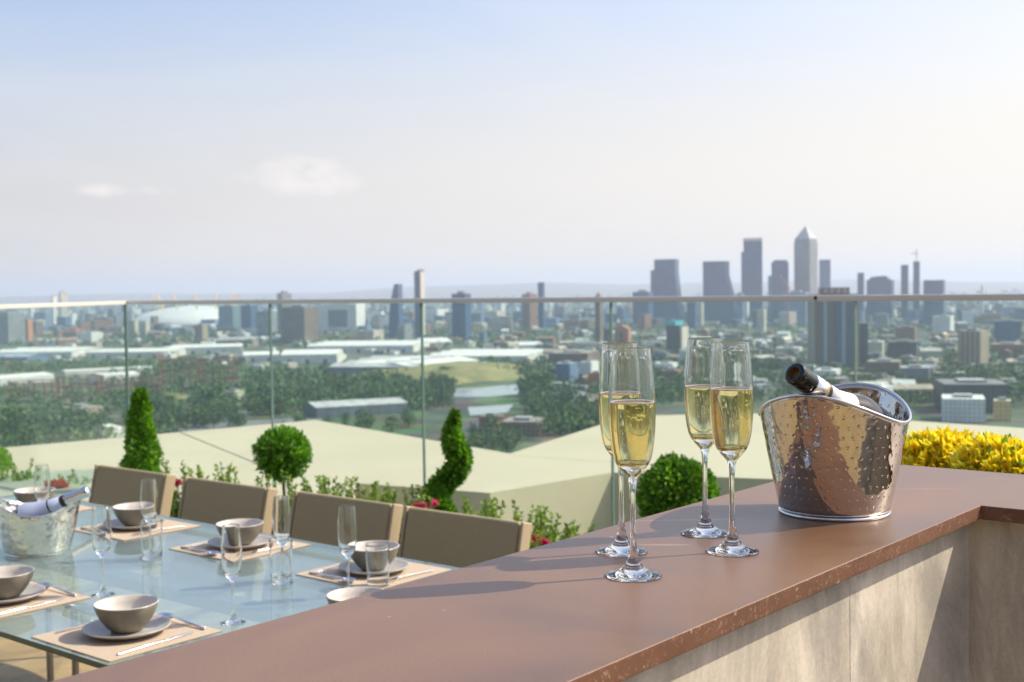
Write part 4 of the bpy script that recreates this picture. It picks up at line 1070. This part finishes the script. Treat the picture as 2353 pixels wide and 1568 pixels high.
# ---- towers and blocks in the middle and on the left
Yt = 2900
def slant(t, w, dp, h):
    b = MB(); k = h + 6
    b.add([(-w / 2, -dp / 2, h), (w / 2, -dp / 2, h), (w / 2, dp / 2, h), (-w / 2, dp / 2, h), (w / 2, -dp / 2, k), (w / 2, dp / 2, k)], [(0, 1, 4), (3, 5, 2), (0, 4, 5, 3), (1, 2, 5, 4)]); b.build('slanted_roof', M['b_grey'], t)
    b = MB(); b.box(w / 2 + 0.01, w / 2 + 1.5, -dp / 2 + 1, dp / 2 - 1, 0, h); b.build('painted_lit_face', M['pale'], t)  # pale slab that paints the sunlit brightness onto the right side
block('tower', 952, 974, 625, 742, 'b_slate', 'slim two-tone tower, grey left and sunlit right side painted cream, alone over the rail', 'tower', Y=2700, s=0.42, phi=R(40), roofs=0, extra=slant)
X, yc, w, dp, h, phi, Y = frame_of(893, 922, 653, 725, 0.2, 2750, R(10))
t = empty('sail_tower', (X, yc, GZ), -phi, 'dark sail-shaped tower with a curved left edge beside the two-tone tower', 'tower')
b = MB(); pr = [(-w / 2, 0)] + [(-w / 2 + w * 0.62 * (q / 8) ** 2.2, h * q / 8) for q in range(3, 9)] + [(w / 2, h), (w / 2, 0)]
b.add([(x, -dp / 2, z) for x, z in pr] + [(x, dp / 2, z) for x, z in pr], [tuple(range(len(pr)))[::-1], tuple(range(len(pr), 2 * len(pr)))] + [(i, (i + 1) % len(pr), len(pr) + (i + 1) % len(pr), len(pr) + i) for i in range(len(pr))])
b.build('wall', M['b_slate'], t)
block('tower', 638, 668, 674, 745, 'b_grey', 'block rising over the rail left of the sail tower, with a pale right side', 'tower', Y=2800, s=0.55, phi=R(40))
block('tower', 1038, 1082, 675, 748, 'b_slate', 'dark office block reaching just over the rail right of the two-tone tower', 'tower', Y=2450, s=0.28)
def screen(t, w, dp, h):
    b = MB(); b.box(-w * 0.24, w * 0.26, -dp / 2 - 1.5, -dp / 2 - 0.02, h * 0.22, h * 0.80); b.build('dark_window', M['glassy'], t)
    b = MB(); b.box(w * 0.38, w * 0.42, -dp / 2 - 1, -dp / 2 - 0.02, 0, h * 0.95); b.build('rib', M['pale'], t)
block('exhibition_hall', 738, 833, 699, 766, 'b_white', 'pale blocky building with one large dark window square', 'building', s=0.12, phi=R(10), extra=screen)
block('office_block', 648, 730, 706, 790, 'b_brown', 'bulky grey-brown office block left of the pale building with the dark square', 'building', s=0.3)
block('tower_block', 913, 947, 749, 798, 'b_grey', 'small tower block, grey left and cream right, behind the long sheds', 'building', s=0.48, phi=R(40))
block('tower_block', 447, 477, 747, 790, 'b_tan', 'round-looking grey cream tower block before the white dome', 'building', s=0.3)
block('tower_block', 1200, 1233, 676, 762, 'b_brick', 'brown tower block with a reddish top just over the rail, in the centre', 'tower', s=0.5, phi=R(38))
block('tower', 1236, 1251, 649, 735, 'b_slate', 'thin hazy tower over the rail in the centre', 'tower', Y=3000, roofs=0)
block('tower_block', 1366, 1385, 680, 800, 'b_brown', 'slim brown tower block left of the glass joint above the left flutes', 'tower', s=0.4)
block('tower_block', 1386, 1404, 757, 806, 'b_dark', 'dark squat block touching the glass joint above the left flutes', 'building', s=0.3)
def gable(t, w, dp, h):
    b = MB(); b.add([(-w / 2, -dp / 2, h), (w / 2, -dp / 2, h), (0, -dp / 2, h + 6), (-w / 2, dp / 2, h), (w / 2, dp / 2, h), (0, dp / 2, h + 6)], [(0, 1, 2), (5, 4, 3), (0, 2, 5, 3), (1, 4, 5, 2)]); b.build('gable_roof', M['b_orange'], t)
    b = MB(); b.box(-w * 0.06, w * 0.08, -dp / 2 - 0.8, -dp / 2 - 0.02, h * 0.1, h * 0.8); b.build('stair_window', M['b_dark'], t)
block('apartment_building', 1412, 1450, 756, 804, 'b_orange', 'orange gabled building right of the glass joint above the flutes', 'building', s=0.2, roofs=0, extra=gable)
def aqua(t, w, dp, h):
    b = MB(); b.box(-w / 2 - 0.3, w * 0.2, -dp / 2 - 0.3, dp / 2 + 0.3, h, h + 7); b.build('aqua_top', M['aqua'], t)
    b = MB(); b.box(w / 2 + 0.02, w / 2 + 1, -dp * 0.3, dp / 2, 0, h * 0.95); b.build('painted_lit_face', M['pale'], t)  # sunlight on the right side, put into a pale slab's colour
block('tower_block', 1530, 1581, 748, 818, 'b_dark', 'dark tower block with an aqua top and sunlit right side painted cream, left of the right flutes', 'tower', s=0.45, phi=R(38), roofs=0, extra=aqua)
block('tower_block', 1578, 1602, 694, 760, 'b_slate', 'hazy grey tower block behind the aqua-topped one', 'tower', s=0.3)
block('tower_block', 1603, 1618, 696, 752, 'b_cream', 'narrow cream tower block beside the hazy grey one below the rail', 'tower', s=0.5)
block('tower_block', 1704, 1722, 694, 748, 'b_white', 'pale thin tower block right of the right-hand flutes below the rail', 'tower', s=0.4)
block('tower_block', 1738, 1762, 712, 764, 'b_cream', 'cream stepped block between the right flutes and the striped tower', 'building', s=0.4)
# the large striped tower
def striped(t, w, dp, h):
    z0, z1 = 1.5, h * 0.985
    for i, (a, c_, m_) in enumerate([(-0.50, -0.40, 't_tan'), (-0.36, -0.26, 't_brown'), (-0.22, -0.15, 'stripe'), (-0.12, -0.02, 't_brown'), (0.02, 0.12, 'glassy'), (0.15, 0.22, 'stripe'), (0.26, 0.36, 'glassy'), (0.38, 0.50, 't_tan')]):
        b = MB(); b.box(w * a, w * c_, -dp / 2 - 0.9, -dp / 2 - 0.02, z0, z1); b.build('window_strip' if m_ in ('glassy', 'stripe') else 'pier', M[m_], t)
    b = MB(); b.box(-w * 0.28, w * 0.32, -dp * 0.35, dp * 0.35, h + 0.8, h + 9); b.build('penthouse', M['t_brown'], t)
    for i in range(4):
        b = MB(); x = w * (-0.2 + 0.13 * i); b.box(x, x + w * 0.07, -dp * 0.35 - 0.4, -dp * 0.35 - 0.02, h + 2, h + 7.5); b.build('window', M['t_tan'], t)
    b = MB(); b.box(-w / 2 - 1, w / 2 + 1, -dp / 2 - 1.2, dp / 2 + 1, h, h + 0.75); b.build('roof', M['b_dark'], t)
    b = MB(); b.box(w / 2 + 0.02, w / 2 + 12, -dp * 0.2, dp / 2, 0, h * 0.62); b.build('side_wing', M['b_dark'], t)
block('striped_tower', 1853, 1974, 678, 852, 't_brown', 'large residential tower with vertical blue and brown stripes behind the bucket', 'tower', s=0.10, phi=R(9), roofs=0, extra=striped)

RIGHT = [
 (2199, 2275, 761, 852, 'b_tan', 'ribbed tan tower block with a dark right face, at the right', 0.48, 40), (2034, 2114, 786, 834, 'b_dark', 'dark long block left of the ribbed tan tower', 0.25, 20),
 (2056, 2110, 752, 790, 'b_brick', 'pinkish block behind the dark long block', 0.3, 24), (2139, 2196, 727, 772, 'b_white', 'cluster-like white block under the rail at the right', 0.4, 30),
 (2144, 2316, 884, 950, 'b_dark', 'long dark roofed block behind the golden shrubs', 0.2, 12), (2149, 2276, 918, 972, 'b_white', 'white building with a row of small windows above the golden shrubs', 0.3, 18),
 (2276, 2330, 922, 968, 'b_yellow', 'yellow ochre building beside the white one above the golden shrubs', 0.35, 22), (1984, 2080, 832, 876, 'b_brown', 'brown apartment slab right of the striped tower', 0.3, 20),
 (2060, 2146, 846, 896, 'b_grey', 'grey apartment slab in front of the brown one', 0.3, 20), (2276, 2353, 738, 790, 'b_slate', 'hazy dark slab at the right picture edge below the rail', 0.3, 20),
 (2268, 2360, 792, 824, 'b_brick', 'low brick block at the right edge under the dark slab', 0.3, 20), (1982, 2040, 786, 824, 'b_cream', 'cream curved-looking block right of the striped tower', 0.4, 20),
 (2100, 2150, 700, 742, 'b_cream', 'cream block close under the rail left of the white cluster', 0.4, 20), (2010, 2044, 722, 760, 'b_grey', 'grey block in the haze below the domed skyline block', 0.3, 20),
 (2206, 2240, 716, 748, 'b_white', 'pale block directly above the ribbed tan tower', 0.4, 20), (2300, 2345, 706, 730, 'b_blue', 'bluish low block under the rail in the right corner', 0.3, 20),
 (1640, 1700, 725, 737, 'b_shed', 'long white shed under the rail right of the cream narrow tower', 0.2, 10), (1764, 1850, 716, 724, 'b_shed', 'thin long white shed left of the striped tower', 0.2, 10),
 (1862, 1940, 852, 884, 'b_white', 'white house at the foot of the striped tower', 0.4, 24), (1776, 1850, 800, 826, 'b_cream', 'cream terrace left of the striped tower', 0.3, 20),
 (1256, 1384, 812, 846, 'b_brown', 'wide brown roofed block left of the flutes', 0.3, 16), (1274, 1330, 836, 892, 'b_blue', 'blue and white apartment block left of the flutes', 0.4, 24),
 (1330, 1378, 832, 884, 'b_white', 'white apartment block touching the left flutes', 0.45, 24), (1350, 1392, 858, 896, 'b_orange', 'orange low block half hidden by the left flutes', 0.3, 24),
 (1500, 1560, 836, 866, 'b_white', 'white building between the two pairs of flutes', 0.3, 20), (1515, 1572, 852, 880, 'b_brick', 'red-brown block between the two pairs of flutes', 0.3, 24),
 (1150, 1256, 970, 1004, 'b_brown', 'brown low block above the roof valley', 0.2, 12), (1100, 1160, 958, 990, 'b_brick', 'reddish house right of the spiral topiary tip', 0.3, 20),
]
for x0, x1, yt, yb, m_, lab, s_, ph_ in RIGHT: block('apartment_building', x0, x1, yt, yb, m_, lab, s=s_, phi=R(ph_))
LEFT = [
 ('office_block', -14, 50, 721, 790, 'b_grey', 'large grey office block at the left picture edge', 0.3, 24), ('tower_block', 51, 72, 736, 784, 'b_orange', 'orange tower block at the left beside the grey office block', 0.2, 16),
 ('factory', 150, 190, 757, 772, 'b_red', 'bright red long shed at the left', 0.2, 14), ('warehouse', 190, 232, 764, 790, 'b_white', 'white square warehouse right of the red shed', 0.35, 24),
 ('tower_block', 66, 78, 697, 740, 'b_white', 'leftmost of the thin white towers beside the left rail', 0.4, 30), ('tower_block', 119, 129, 682, 754, 'b_white', 'middle thin white tower crossing the left rail', 0.5, 30),
 ('tower_block', 137, 153, 672, 740, 'b_cream', 'tallest thin white tower crossing the left rail', 0.6, 36), ('tower_block', 160, 175, 721, 745, 'b_white', 'short white block right of the tallest thin white tower', 0.4, 30),
 ('tower_block', 193, 216, 716, 742, 'b_cream', 'cream block under the left rail, left of the corner', 0.4, 30), ('office_block', 80, 118, 718, 752, 'b_blue', 'dark blue office block between the thin white towers', 0.2, 20),
 ('office_block', 248, 266, 712, 750, 'b_teal', 'teal office block just left of the corner glass joint', 0.2, 20), ('office_block', 505, 550, 704, 760, 'b_teal', 'teal office tower right of the white dome', 0.25, 20),
 ('office_block', 556, 590, 702, 764, 'b_slate', 'dark slab right of the teal office tower by the dome', 0.3, 20), ('office_block', 592, 640, 716, 772, 'b_grey', 'grey slab at the second glass joint', 0.3, 20),
 ('office_block', 975, 1028, 712, 742, 'b_white', 'white low office block right of the two-tone tower', 0.4, 20), ('office_block', 1100, 1160, 716, 744, 'b_cream', 'pale low block in the haze left of the brown centre tower', 0.3, 20),
 ('tower_block', 1100, 1118, 764, 795, 'b_blue', 'small pale blue block behind the right end of the long sheds', 0.3, 20), ('house', 820, 880, 760, 785, 'b_cream', 'cream gabled house under the pale building with the dark square', 0.3, 20),
]
for nm, x0, x1, yt, yb, m_, lab, s_, ph_ in LEFT: block(nm, x0, x1, yt, yb, m_, lab, s=s_, phi=R(ph_))
# sheds with low-pitched roofs
def shed(xa, ya, xb, yb_, h, depth, m_, lab, cat='warehouse', arches=0):
    """long side runs from ground point a to ground point b, the shed stretches back by depth"""
    A, B = gnd(xa, ya), gnd(xb, yb_); d = B - A; Ls = d.length; an = math.atan2(d.y, d.x)
    t = empty('warehouse', (A.x, A.y, GZ), an, lab, cat, 'pale warehouses')
    b = MB(); b.box(0, Ls, 0, depth, 0, h); b.build('wall', M[m_], t)
    nr = max(1, arches); b = MB()
    for i in range(nr):
        y0, y1 = depth * i / nr, depth * (i + 1) / nr; ym = (y0 + y1) / 2
        b.add([(-1, y0, h + 0.05), (Ls + 1, y0, h + 0.05), (Ls + 1, ym, h + 0.05 + (y1 - y0) * 0.07), (-1, ym, h + 0.05 + (y1 - y0) * 0.07), (Ls + 1, y1, h + 0.05), (-1, y1, h + 0.05)], [(0, 1, 2, 3), (3, 2, 4, 5), (0, 3, 5), (1, 4, 2)])
    b.build('roof', M[m_], t)
    b = MB()
    for i in range(int(Ls / 26)): b.box(10 + i * 26, 16 + i * 26, -0.35, -0.02, 0, h * 0.5)
    if b.v: b.build('loading_doors', M['b_shedgrey'], t)
SH = [
 (756, 868, 955, 868, 13, 210, 'b_shedgrey', 'largest grey walled warehouse with a pale roof in the middle', 4), (952, 868, 1100, 850, 13, 120, 'b_shed', 'white walled warehouse joined to the right of the large grey one', 2),
 (645, 838, 775, 836, 14, 80, 'b_shed', 'white warehouse left of the large grey one', 1), (705, 812, 950, 810, 12, 150, 'b_shed', 'long white warehouse behind the large grey one', 3),
 (985, 838, 1212, 838, 12, 150, 'b_shed', 'long white warehouse farthest right of the sheds', 3), (975, 800, 1040, 798, 10, 90, 'b_shed', 'small pale warehouse behind the right sheds', 1),
 (-20, 834, 62, 834, 9, 60, 'b_blue', 'blue roofed shed at the left picture edge', 1), (-10, 824, 165, 822, 10, 120, 'b_shed', 'wide flat white warehouse at the left edge', 2),
 (197, 824, 386, 822, 10, 90, 'b_shed', 'long white warehouse crossing the corner glass joint', 2), (390, 816, 556, 812, 12, 100, 'b_shed', 'white warehouse with a wavy roof left of the second glass joint', 4),
 (0, 888, 125, 878, 9, 40, 'b_shed', 'long low white shed at the left above the gas holders', 1), (150, 868, 352, 858, 8, 22, 'b_shed', 'narrow long white shed behind the gas holders', 1),
 (235, 886, 322, 880, 11, 34, 'b_white', 'striped white shed beside the corner glass joint', 1), (560, 832, 640, 830, 10, 60, 'b_shed', 'small white shed left of the second glass joint', 1),
 (728, 962, 936, 950, 9, 45, 'b_shedgrey', 'long flat pale grey roof just over the roof peak', 1), (500, 792, 640, 790, 9, 60, 'b_shedgrey', 'grey low shed before the grey-brown office block', 1),
 (228, 1010, 286, 1002, 6, 34, 'b_shed', 'white roof corner just left of the cone topiary', 1), (1040, 846, 1045, 840, 4, 8, 'b_red', 'small red shed below the white walled warehouse', 1),
 (1290, 802, 1400, 800, 9, 50, 'b_cream', 'low cream shed behind the blue and white apartments', 1), (1640, 838, 1780, 836, 8, 40, 'b_cream', 'long cream shed behind the right flutes', 1),
 (1180, 806, 1250, 804, 9, 60, 'b_white', 'white low shed right of the long sheds', 1),
]
for a in SH: shed(a[0], a[1], a[2], a[3], a[4], a[5], a[6], a[7], arches=a[8])

# ---- the white dome with its leaning masts
pd = gnd(452, 752); Yd = pd.y + 150; cxd = aty(452, 752, Yd).x; rD = 152 * Yd / FPX; hD = (752 - 706) * Yd / FPX
t = empty('dome', (cxd, Yd, GZ), 0, 'huge white fabric dome pierced by yellow masts', 'dome')
b = MB(); b.lathe([(rD * math.cos(a), hD * math.sin(a)) for a in [PI / 2 * q / 10 for q in range(10)]] + [(0, hD)], 48); b.build('canopy', M['white_rib'], t, smooth=True)
for k in range(12):
    a = 2 * PI * (k + 0.5) / 12; x, y = rD * 0.55 * math.cos(a), rD * 0.55 * math.sin(a)
    b = MB(); b.tube([(x * 0.92, y * 0.92, hD * 0.6), (x * 1.18, y * 1.18, hD + 36)], 2.2, 6); b.build('mast', M['mast'], t)
# ---- gas holder frames
def gasholder(x0, x1, yt, yb, lab, n_=16, rings=3):
    Y = gnd((x0 + x1) / 2, yb).y; r_ = (x1 - x0) / 2 * Y / FPX; c_ = aty((x0 + x1) / 2, yb, Y + r_); h = aty((x0 + x1) / 2, yt, Y).z - GZ
    t = empty('gas_holder', (c_.x, c_.y, GZ), 0, lab, 'gas holder', 'rusty gas holder frames')
    for k in range(n_):
        a = 2 * PI * k / n_; b = MB(); b.tube([(r_ * math.cos(a), r_ * math.sin(a), 0), (r_ * math.cos(a), r_ * math.sin(a), h)], 0.55, 6); b.build('column', M['lattice'], t)
    for q in range(1, rings + 1):
        b = MB(); ring = [(r_ * math.cos(2 * PI * k / n_), r_ * math.sin(2 * PI * k / n_), h * q / rings - 0.4) for k in range(n_ + 1)]; b.tube(ring, 0.6, 4, cap=False); b.build('ring_girder', M['lattice'], t)
    b = MB(); b.lathe([(r_ * 0.93, 0), (r_ * 0.93, h * 0.08), (0, h * 0.12)], 32); b.build('tank', M['t_brown'], t)
for x0, x1, yt, yb, lab in [(24, 136, 880, 926, 'leftmost rusty gas holder frame above the trees'), (134, 238, 868, 934, 'rusty gas holder frame just left of the corner glass joint'),
                            (222, 300, 878, 918, 'smaller gas holder frame behind the corner glass joint'), (368, 462, 828, 898, 'taller gas holder frame right of the cone topiary'),
                            (452, 548, 826, 902, 'taller gas holder frame farthest right'), (300, 372, 868, 908, 'low gas holder frame behind the cone topiary tip')]:
    gasholder(x0, x1, yt, yb, lab)
block('gasworks_house', 140, 232, 938, 972, 'b_tan', 'tan brick works building below the gas holder by the corner', s=0.3)
block('gasworks_house', 515, 560, 900, 930, 'b_cream', 'small cream works building right of the taller gas holders', s=0.3)

# ---- trees
def crown_mesh(seed, nblob, per, rx, rz, lean=0.0):
    """leaf clumps spread through a crown of unit-ish size, metres"""
    rnd = random.Random(seed); b = MB()
    blobs = [(Vector((rnd.uniform(-1, 1) * rx * 0.62, rnd.uniform(-1, 1) * rx * 0.62, rz * (0.15 + 0.85 * rnd.random()))), rnd.uniform(0.38, 0.62) * rx) for _ in range(nblob)]
    blobs.append((Vector((0, 0, rz * 0.6)), rx * 0.75))
    for c_, r_ in blobs:
        mi = pick(rnd)
        for k in range(per):
            q = rv(rnd); p = c_ + Vector((q.x, q.y, q.z * 0.85)) * r_ * rnd.uniform(0.7, 1.08); d = q * 0.6 + rv(rnd)
            leaf(b, p, d, rx * rnd.uniform(0.20, 0.36), rx * 0.20, mi if rnd.random() < 0.7 else pick(rnd), rnd)
    return b
kinds = [('broadleaf_tree', 9, 34, 6.5, 9.0, [TR[0], TR[1], TR[2]]), ('broadleaf_tree', 7, 34, 5.0, 8.0, [TR[2], TR[0], TR[2]]), ('broadleaf_tree', 11, 32, 8.5, 9.5, [TR[0], TR[2], TR[1]]), ('poplar_tree', 8, 30, 3.2, 15.0, [TR[0], TR[1], TR[2]]), ('pale_tree', 8, 34, 5.5, 8.0, [TR[1], TR[1], TR[0]])]
protos_t = []
for i, (nm, nb, per, rx, rz, ms) in enumerate(kinds):
    b = crown_mesh(100 + i, nb, per, rx, rz); me_o = b.build('crown', ms, None)
    tk = MB(); tk.tube([(0, 0, 0), (0.2, 0.1, rz * 0.3), (-0.1, 0.2, rz * 0.75)], [0.5, 0.38, 0.15], 6); tk.tube([(0.1, 0.1, rz * 0.28), (rx * 0.4, 0.3, rz * 0.62)], [0.26, 0.08], 5); tk.tube([(0.1, 0.1, rz * 0.33), (-rx * 0.35, -0.4, rz * 0.66)], [0.24, 0.08], 5)
    tr_o = tk.build('trunk', M['trunk'], None)
    protos_t.append((nm, me_o, tr_o, rz))
placed = []
def tree(x, y, ki, sc, lab, group):
    nm, co_, to_, rz = protos_t[ki]
    p = gnd(x, y); t = empty(nm, (p.x, p.y, GZ), random.uniform(0, 6.28), lab, 'tree', group); t.scale = (sc, sc, sc * random.uniform(0.85, 1.15))
    for q in (co_, to_):
        c_ = q.copy(); COL.objects.link(c_); c_.parent = t; c_.location = (0, 0, 2.2 if q is co_ else 0)
    placed.append((p.x, p.y))
random.seed(77)
ZONES = [  # x0, x1, y0, y1, count, sizes, kinds, label
 (-20, 235, 975, 1020, 34, (0.9, 1.5), (0, 1, 2, 1), 'dark round tree in the dense belt under the gas holders at the left', 'trees under the gas holders'),
 (290, 560, 930, 985, 44, (0.8, 1.3), (0, 1, 2, 4), 'full green tree behind the cone topiary, below the taller gas holders', 'trees below the taller gas holders'),
 (560, 720, 905, 962, 26, (0.8, 1.3), (0, 4, 2, 1), 'olive green tree behind the ball topiary', 'trees behind the ball topiary'),
 (690, 980, 880, 940, 46, (0.8, 1.35), (0, 2, 1, 2), 'tall green tree in the belt below the large grey warehouse', 'trees below the grey warehouse'),
 (980, 1045, 870, 940, 12, (0.9, 1.4), (1, 2, 0), 'dark tree between the middle glass joint and the water', 'trees by the water'),
 (1205, 1290, 880, 925, 10, (1.1, 1.7), (1, 2, 1), 'big dark tree right of the water, left of the blue and white apartments', 'dark trees right of the water'),
 (1190, 1440, 925, 985, 34, (0.9, 1.4), (0, 4, 2, 1), 'leafy green tree between the roof valley and the left flutes', 'trees above the roof valley'),
 (640, 960, 972, 1010, 14, (0.7, 1.1), (0, 1, 4), 'tree half hidden by the peak of the cream roof', 'trees behind the roof peak'),
 (1060, 1200, 998, 1040, 14, (0.8, 1.2), (1, 0, 4), 'tree in the dip just above the roof valley', 'trees in the roof dip'),
 (1470, 1640, 850, 925, 20, (0.8, 1.3), (0, 1, 4, 2), 'street tree seen through and between the flutes', 'trees between the flutes'),
 (1700, 1860, 840, 930, 16, (0.8, 1.4), (0, 1, 2), 'street tree between the right flutes and the bottle', 'trees left of the bottle'),
 (1980, 2353, 850, 905, 26, (0.8, 1.3), (0, 4, 1, 2), 'park tree among the apartments right of the striped tower', 'trees right of the striped tower'),
]
for x0, x1, y0, y1, cnt, (s0, s1), ks, lab, grp in ZONES:
    for i in range(cnt):
        x, y = random.uniform(x0, x1), y0 + (y1 - y0) * random.random() ** 0.8
        tree(x, y, random.choice(ks), random.uniform(s0, s1), lab, grp)
tree(834, 938, 4, 0.7, 'single lime green tree standing out below the grey warehouse', None)
for nm, co_, to_, rz in protos_t:
    bpy.data.objects.remove(co_); bpy.data.objects.remove(to_)
# the rest of the woods reads as one mass
rnd = random.Random(5); b = MB()
def blob_tree(b, p, r_, h, rnd):
    tm = pick(rnd)
    for k in range(26):
        q = rv(rnd); q.z = abs(q.z); leaf(b, Vector((p.x, p.y, GZ + h * 0.3)) + Vector((q.x * r_, q.y * r_, q.z * h * 0.75)) * rnd.uniform(0.75, 1.1), q * 0.5 + rv(rnd), r_ * 0.62, r_ * 0.5, tm if rnd.random() < 0.75 else pick(rnd), rnd)
WZ = [(-60, 560, 840, 862, 210), (-60, 240, 900, 1000, 120), (240, 760, 860, 950, 260), (560, 1000, 860, 945, 200), (1100, 1260, 838, 868, 90), (-60, 1260, 765, 800, 380), (980, 1300, 720, 800, 300), (1240, 1480, 770, 1000, 260), (1440, 2380, 770, 930, 900), (1300, 2380, 705, 770, 700), (1980, 2380, 850, 935, 160), (-60, 700, 735, 770, 240), (0, 420, 1000, 1040, 40), (1250, 1440, 960, 1010, 60)]
for x0, x1, y0, y1, cnt in WZ:
    for k in range(cnt):
        p = gnd(rnd.uniform(x0, x1), rnd.uniform(y0, y1)); r_ = rnd.uniform(3.5, 7.5); blob_tree(b, p, r_, rnd.uniform(7, 13), rnd)
tag(b.build('woods', TR), kind='stuff')

# ---- low city fabric: the largest as things, the rest as one mass
FILL = [
 ('b_cream', 'small cream-walled low house'), ('b_white', 'small white low house'), ('b_brown', 'small brown-walled low house'), ('b_brick', 'small brick low house'), ('b_grey', 'small grey low house'), ('b_tan', 'small tan low house')]
AREAS = [(1440, 1860, 770, 845, 'between the left flutes and the striped tower', 48), (1985, 2360, 745, 850, 'in the streets right of the striped tower', 50), (1985, 2150, 850, 930, 'between the bucket and the long dark block', 14),
         (1240, 1440, 745, 830, 'around the glass joint above the left flutes', 26), (0, 330, 770, 812, 'in the yards left of the corner glass joint', 26), (330, 640, 770, 800, 'between the dome and the gas holders', 22), (980, 1240, 755, 815, 'behind the right end of the long sheds', 22), (1290, 1430, 870, 950, 'among the trees left of the flutes', 9)]
random.seed(9)
for x0, x1, y0, y1, where, cnt in AREAS:
    for i in range(cnt):
        m_, ph_ = random.choice(FILL); x, y = random.uniform(x0, x1), random.uniform(y0, y1); p = gnd(x, y)
        w, dp, h = random.uniform(12, 34), random.uniform(10, 18), random.choice((6, 7, 9, 12, 15)) 
        b = MB(); b.box(-w / 2, w / 2, -dp / 2, dp / 2, 0, h)
        if random.random() < 0.5:
            b.add([(-w / 2 - 0.4, -dp / 2 - 0.4, h), (w / 2 + 0.4, -dp / 2 - 0.4, h), (w / 2 + 0.4, 0, h + 4), (-w / 2 - 0.4, 0, h + 4), (w / 2 + 0.4, dp / 2 + 0.4, h), (-w / 2 - 0.4, dp / 2 + 0.4, h)], [(0, 1, 2, 3), (3, 2, 4, 5), (0, 3, 5), (1, 4, 2)])
        else: b.box(-w * 0.2, w * 0.15, -dp * 0.2, dp * 0.2, h, h + 2.5)
        tag(b.build('low_house', M[m_], None, loc=(p.x, p.y, GZ), rz=random.choice((-0.4, -0.55, 0.9, 1.1, -0.1)) + random.uniform(-0.1, 0.1)), ph_ + ' ' + where, 'house', ph_.replace('small ', '').replace(' low house', ' low houses') + ' ' + where)
rnd = random.Random(19); b = MB()
KEYS = ['b_cream', 'b_white', 'b_brown', 'b_grey', 'b_slate', 'b_blue', 'b_brick', 'b_dark']
def stuff_box(x, y, w, dp, h, mi, an):
    p = gnd(x, y); b.box(-w / 2, w / 2, -dp / 2, dp / 2, 0, h, mi, Matrix.Translation((p.x, p.y, GZ)) @ Matrix.Rotation(an, 4, 'Z'))
for k in range(2600):
    t_ = rnd.random(); y = 682 + 80 * t_ ** 1.5; x = rnd.uniform(-60, 2420); y -= 0.0142 * (x - 1176)
    stuff_box(x, y, rnd.uniform(14, 55), rnd.uniform(12, 30), rnd.choice((7, 8, 9, 11, 14, 18, 24, 38)), rnd.choice((0, 0, 1, 2, 2, 3, 3, 4, 4, 5, 5, 6, 7)), rnd.choice((-0.4, -0.6, 0.9)) + rnd.uniform(-0.2, 0.2))
for k in range(420):
    x = rnd.uniform(1240, 2420); y = rnd.uniform(765, 900)
    stuff_box(x, y, rnd.uniform(10, 28), rnd.uniform(9, 14), rnd.choice((6, 7, 8, 9, 11)), rnd.choice((0, 1, 2, 2, 3, 3, 6, 7)), rnd.choice((-0.4, 0.9)) + rnd.uniform(-0.2, 0.2))
for k in range(160):
    x = rnd.uniform(-60, 1240); y = rnd.uniform(755, 850)
    stuff_box(x, y, rnd.uniform(10, 28), rnd.uniform(9, 14), rnd.choice((5, 6, 7, 8, 9)), rnd.choice((0, 1, 1, 2, 3, 6)), rnd.choice((-0.4, 0.9)) + rnd.uniform(-0.2, 0.2))
tag(b.build('distant_buildings', [M[k] for k in KEYS]), kind='stuff')

# ---- the air: one closed box of even pale haze round everything
m = bpy.data.materials.new('haze_air'); m.use_nodes = True
n, l = m.node_tree.nodes, m.node_tree.links; n.remove(n['Principled BSDF'])
pv = node(n, 'ShaderNodeVolumePrincipled'); pv.inputs['Color'].default_value = (0.72, 0.82, 0.99, 1); pv.inputs['Density'].default_value = HAZE; pv.inputs['Anisotropy'].default_value = 0.2
l.new(pv.outputs[0], n['Material Output'].inputs['Volume'])
b = MB(); b.box(-23000, 23000, -3500, 27000, GZ - 1, 172)
tag(b.build('haze', m), kind='stuff')
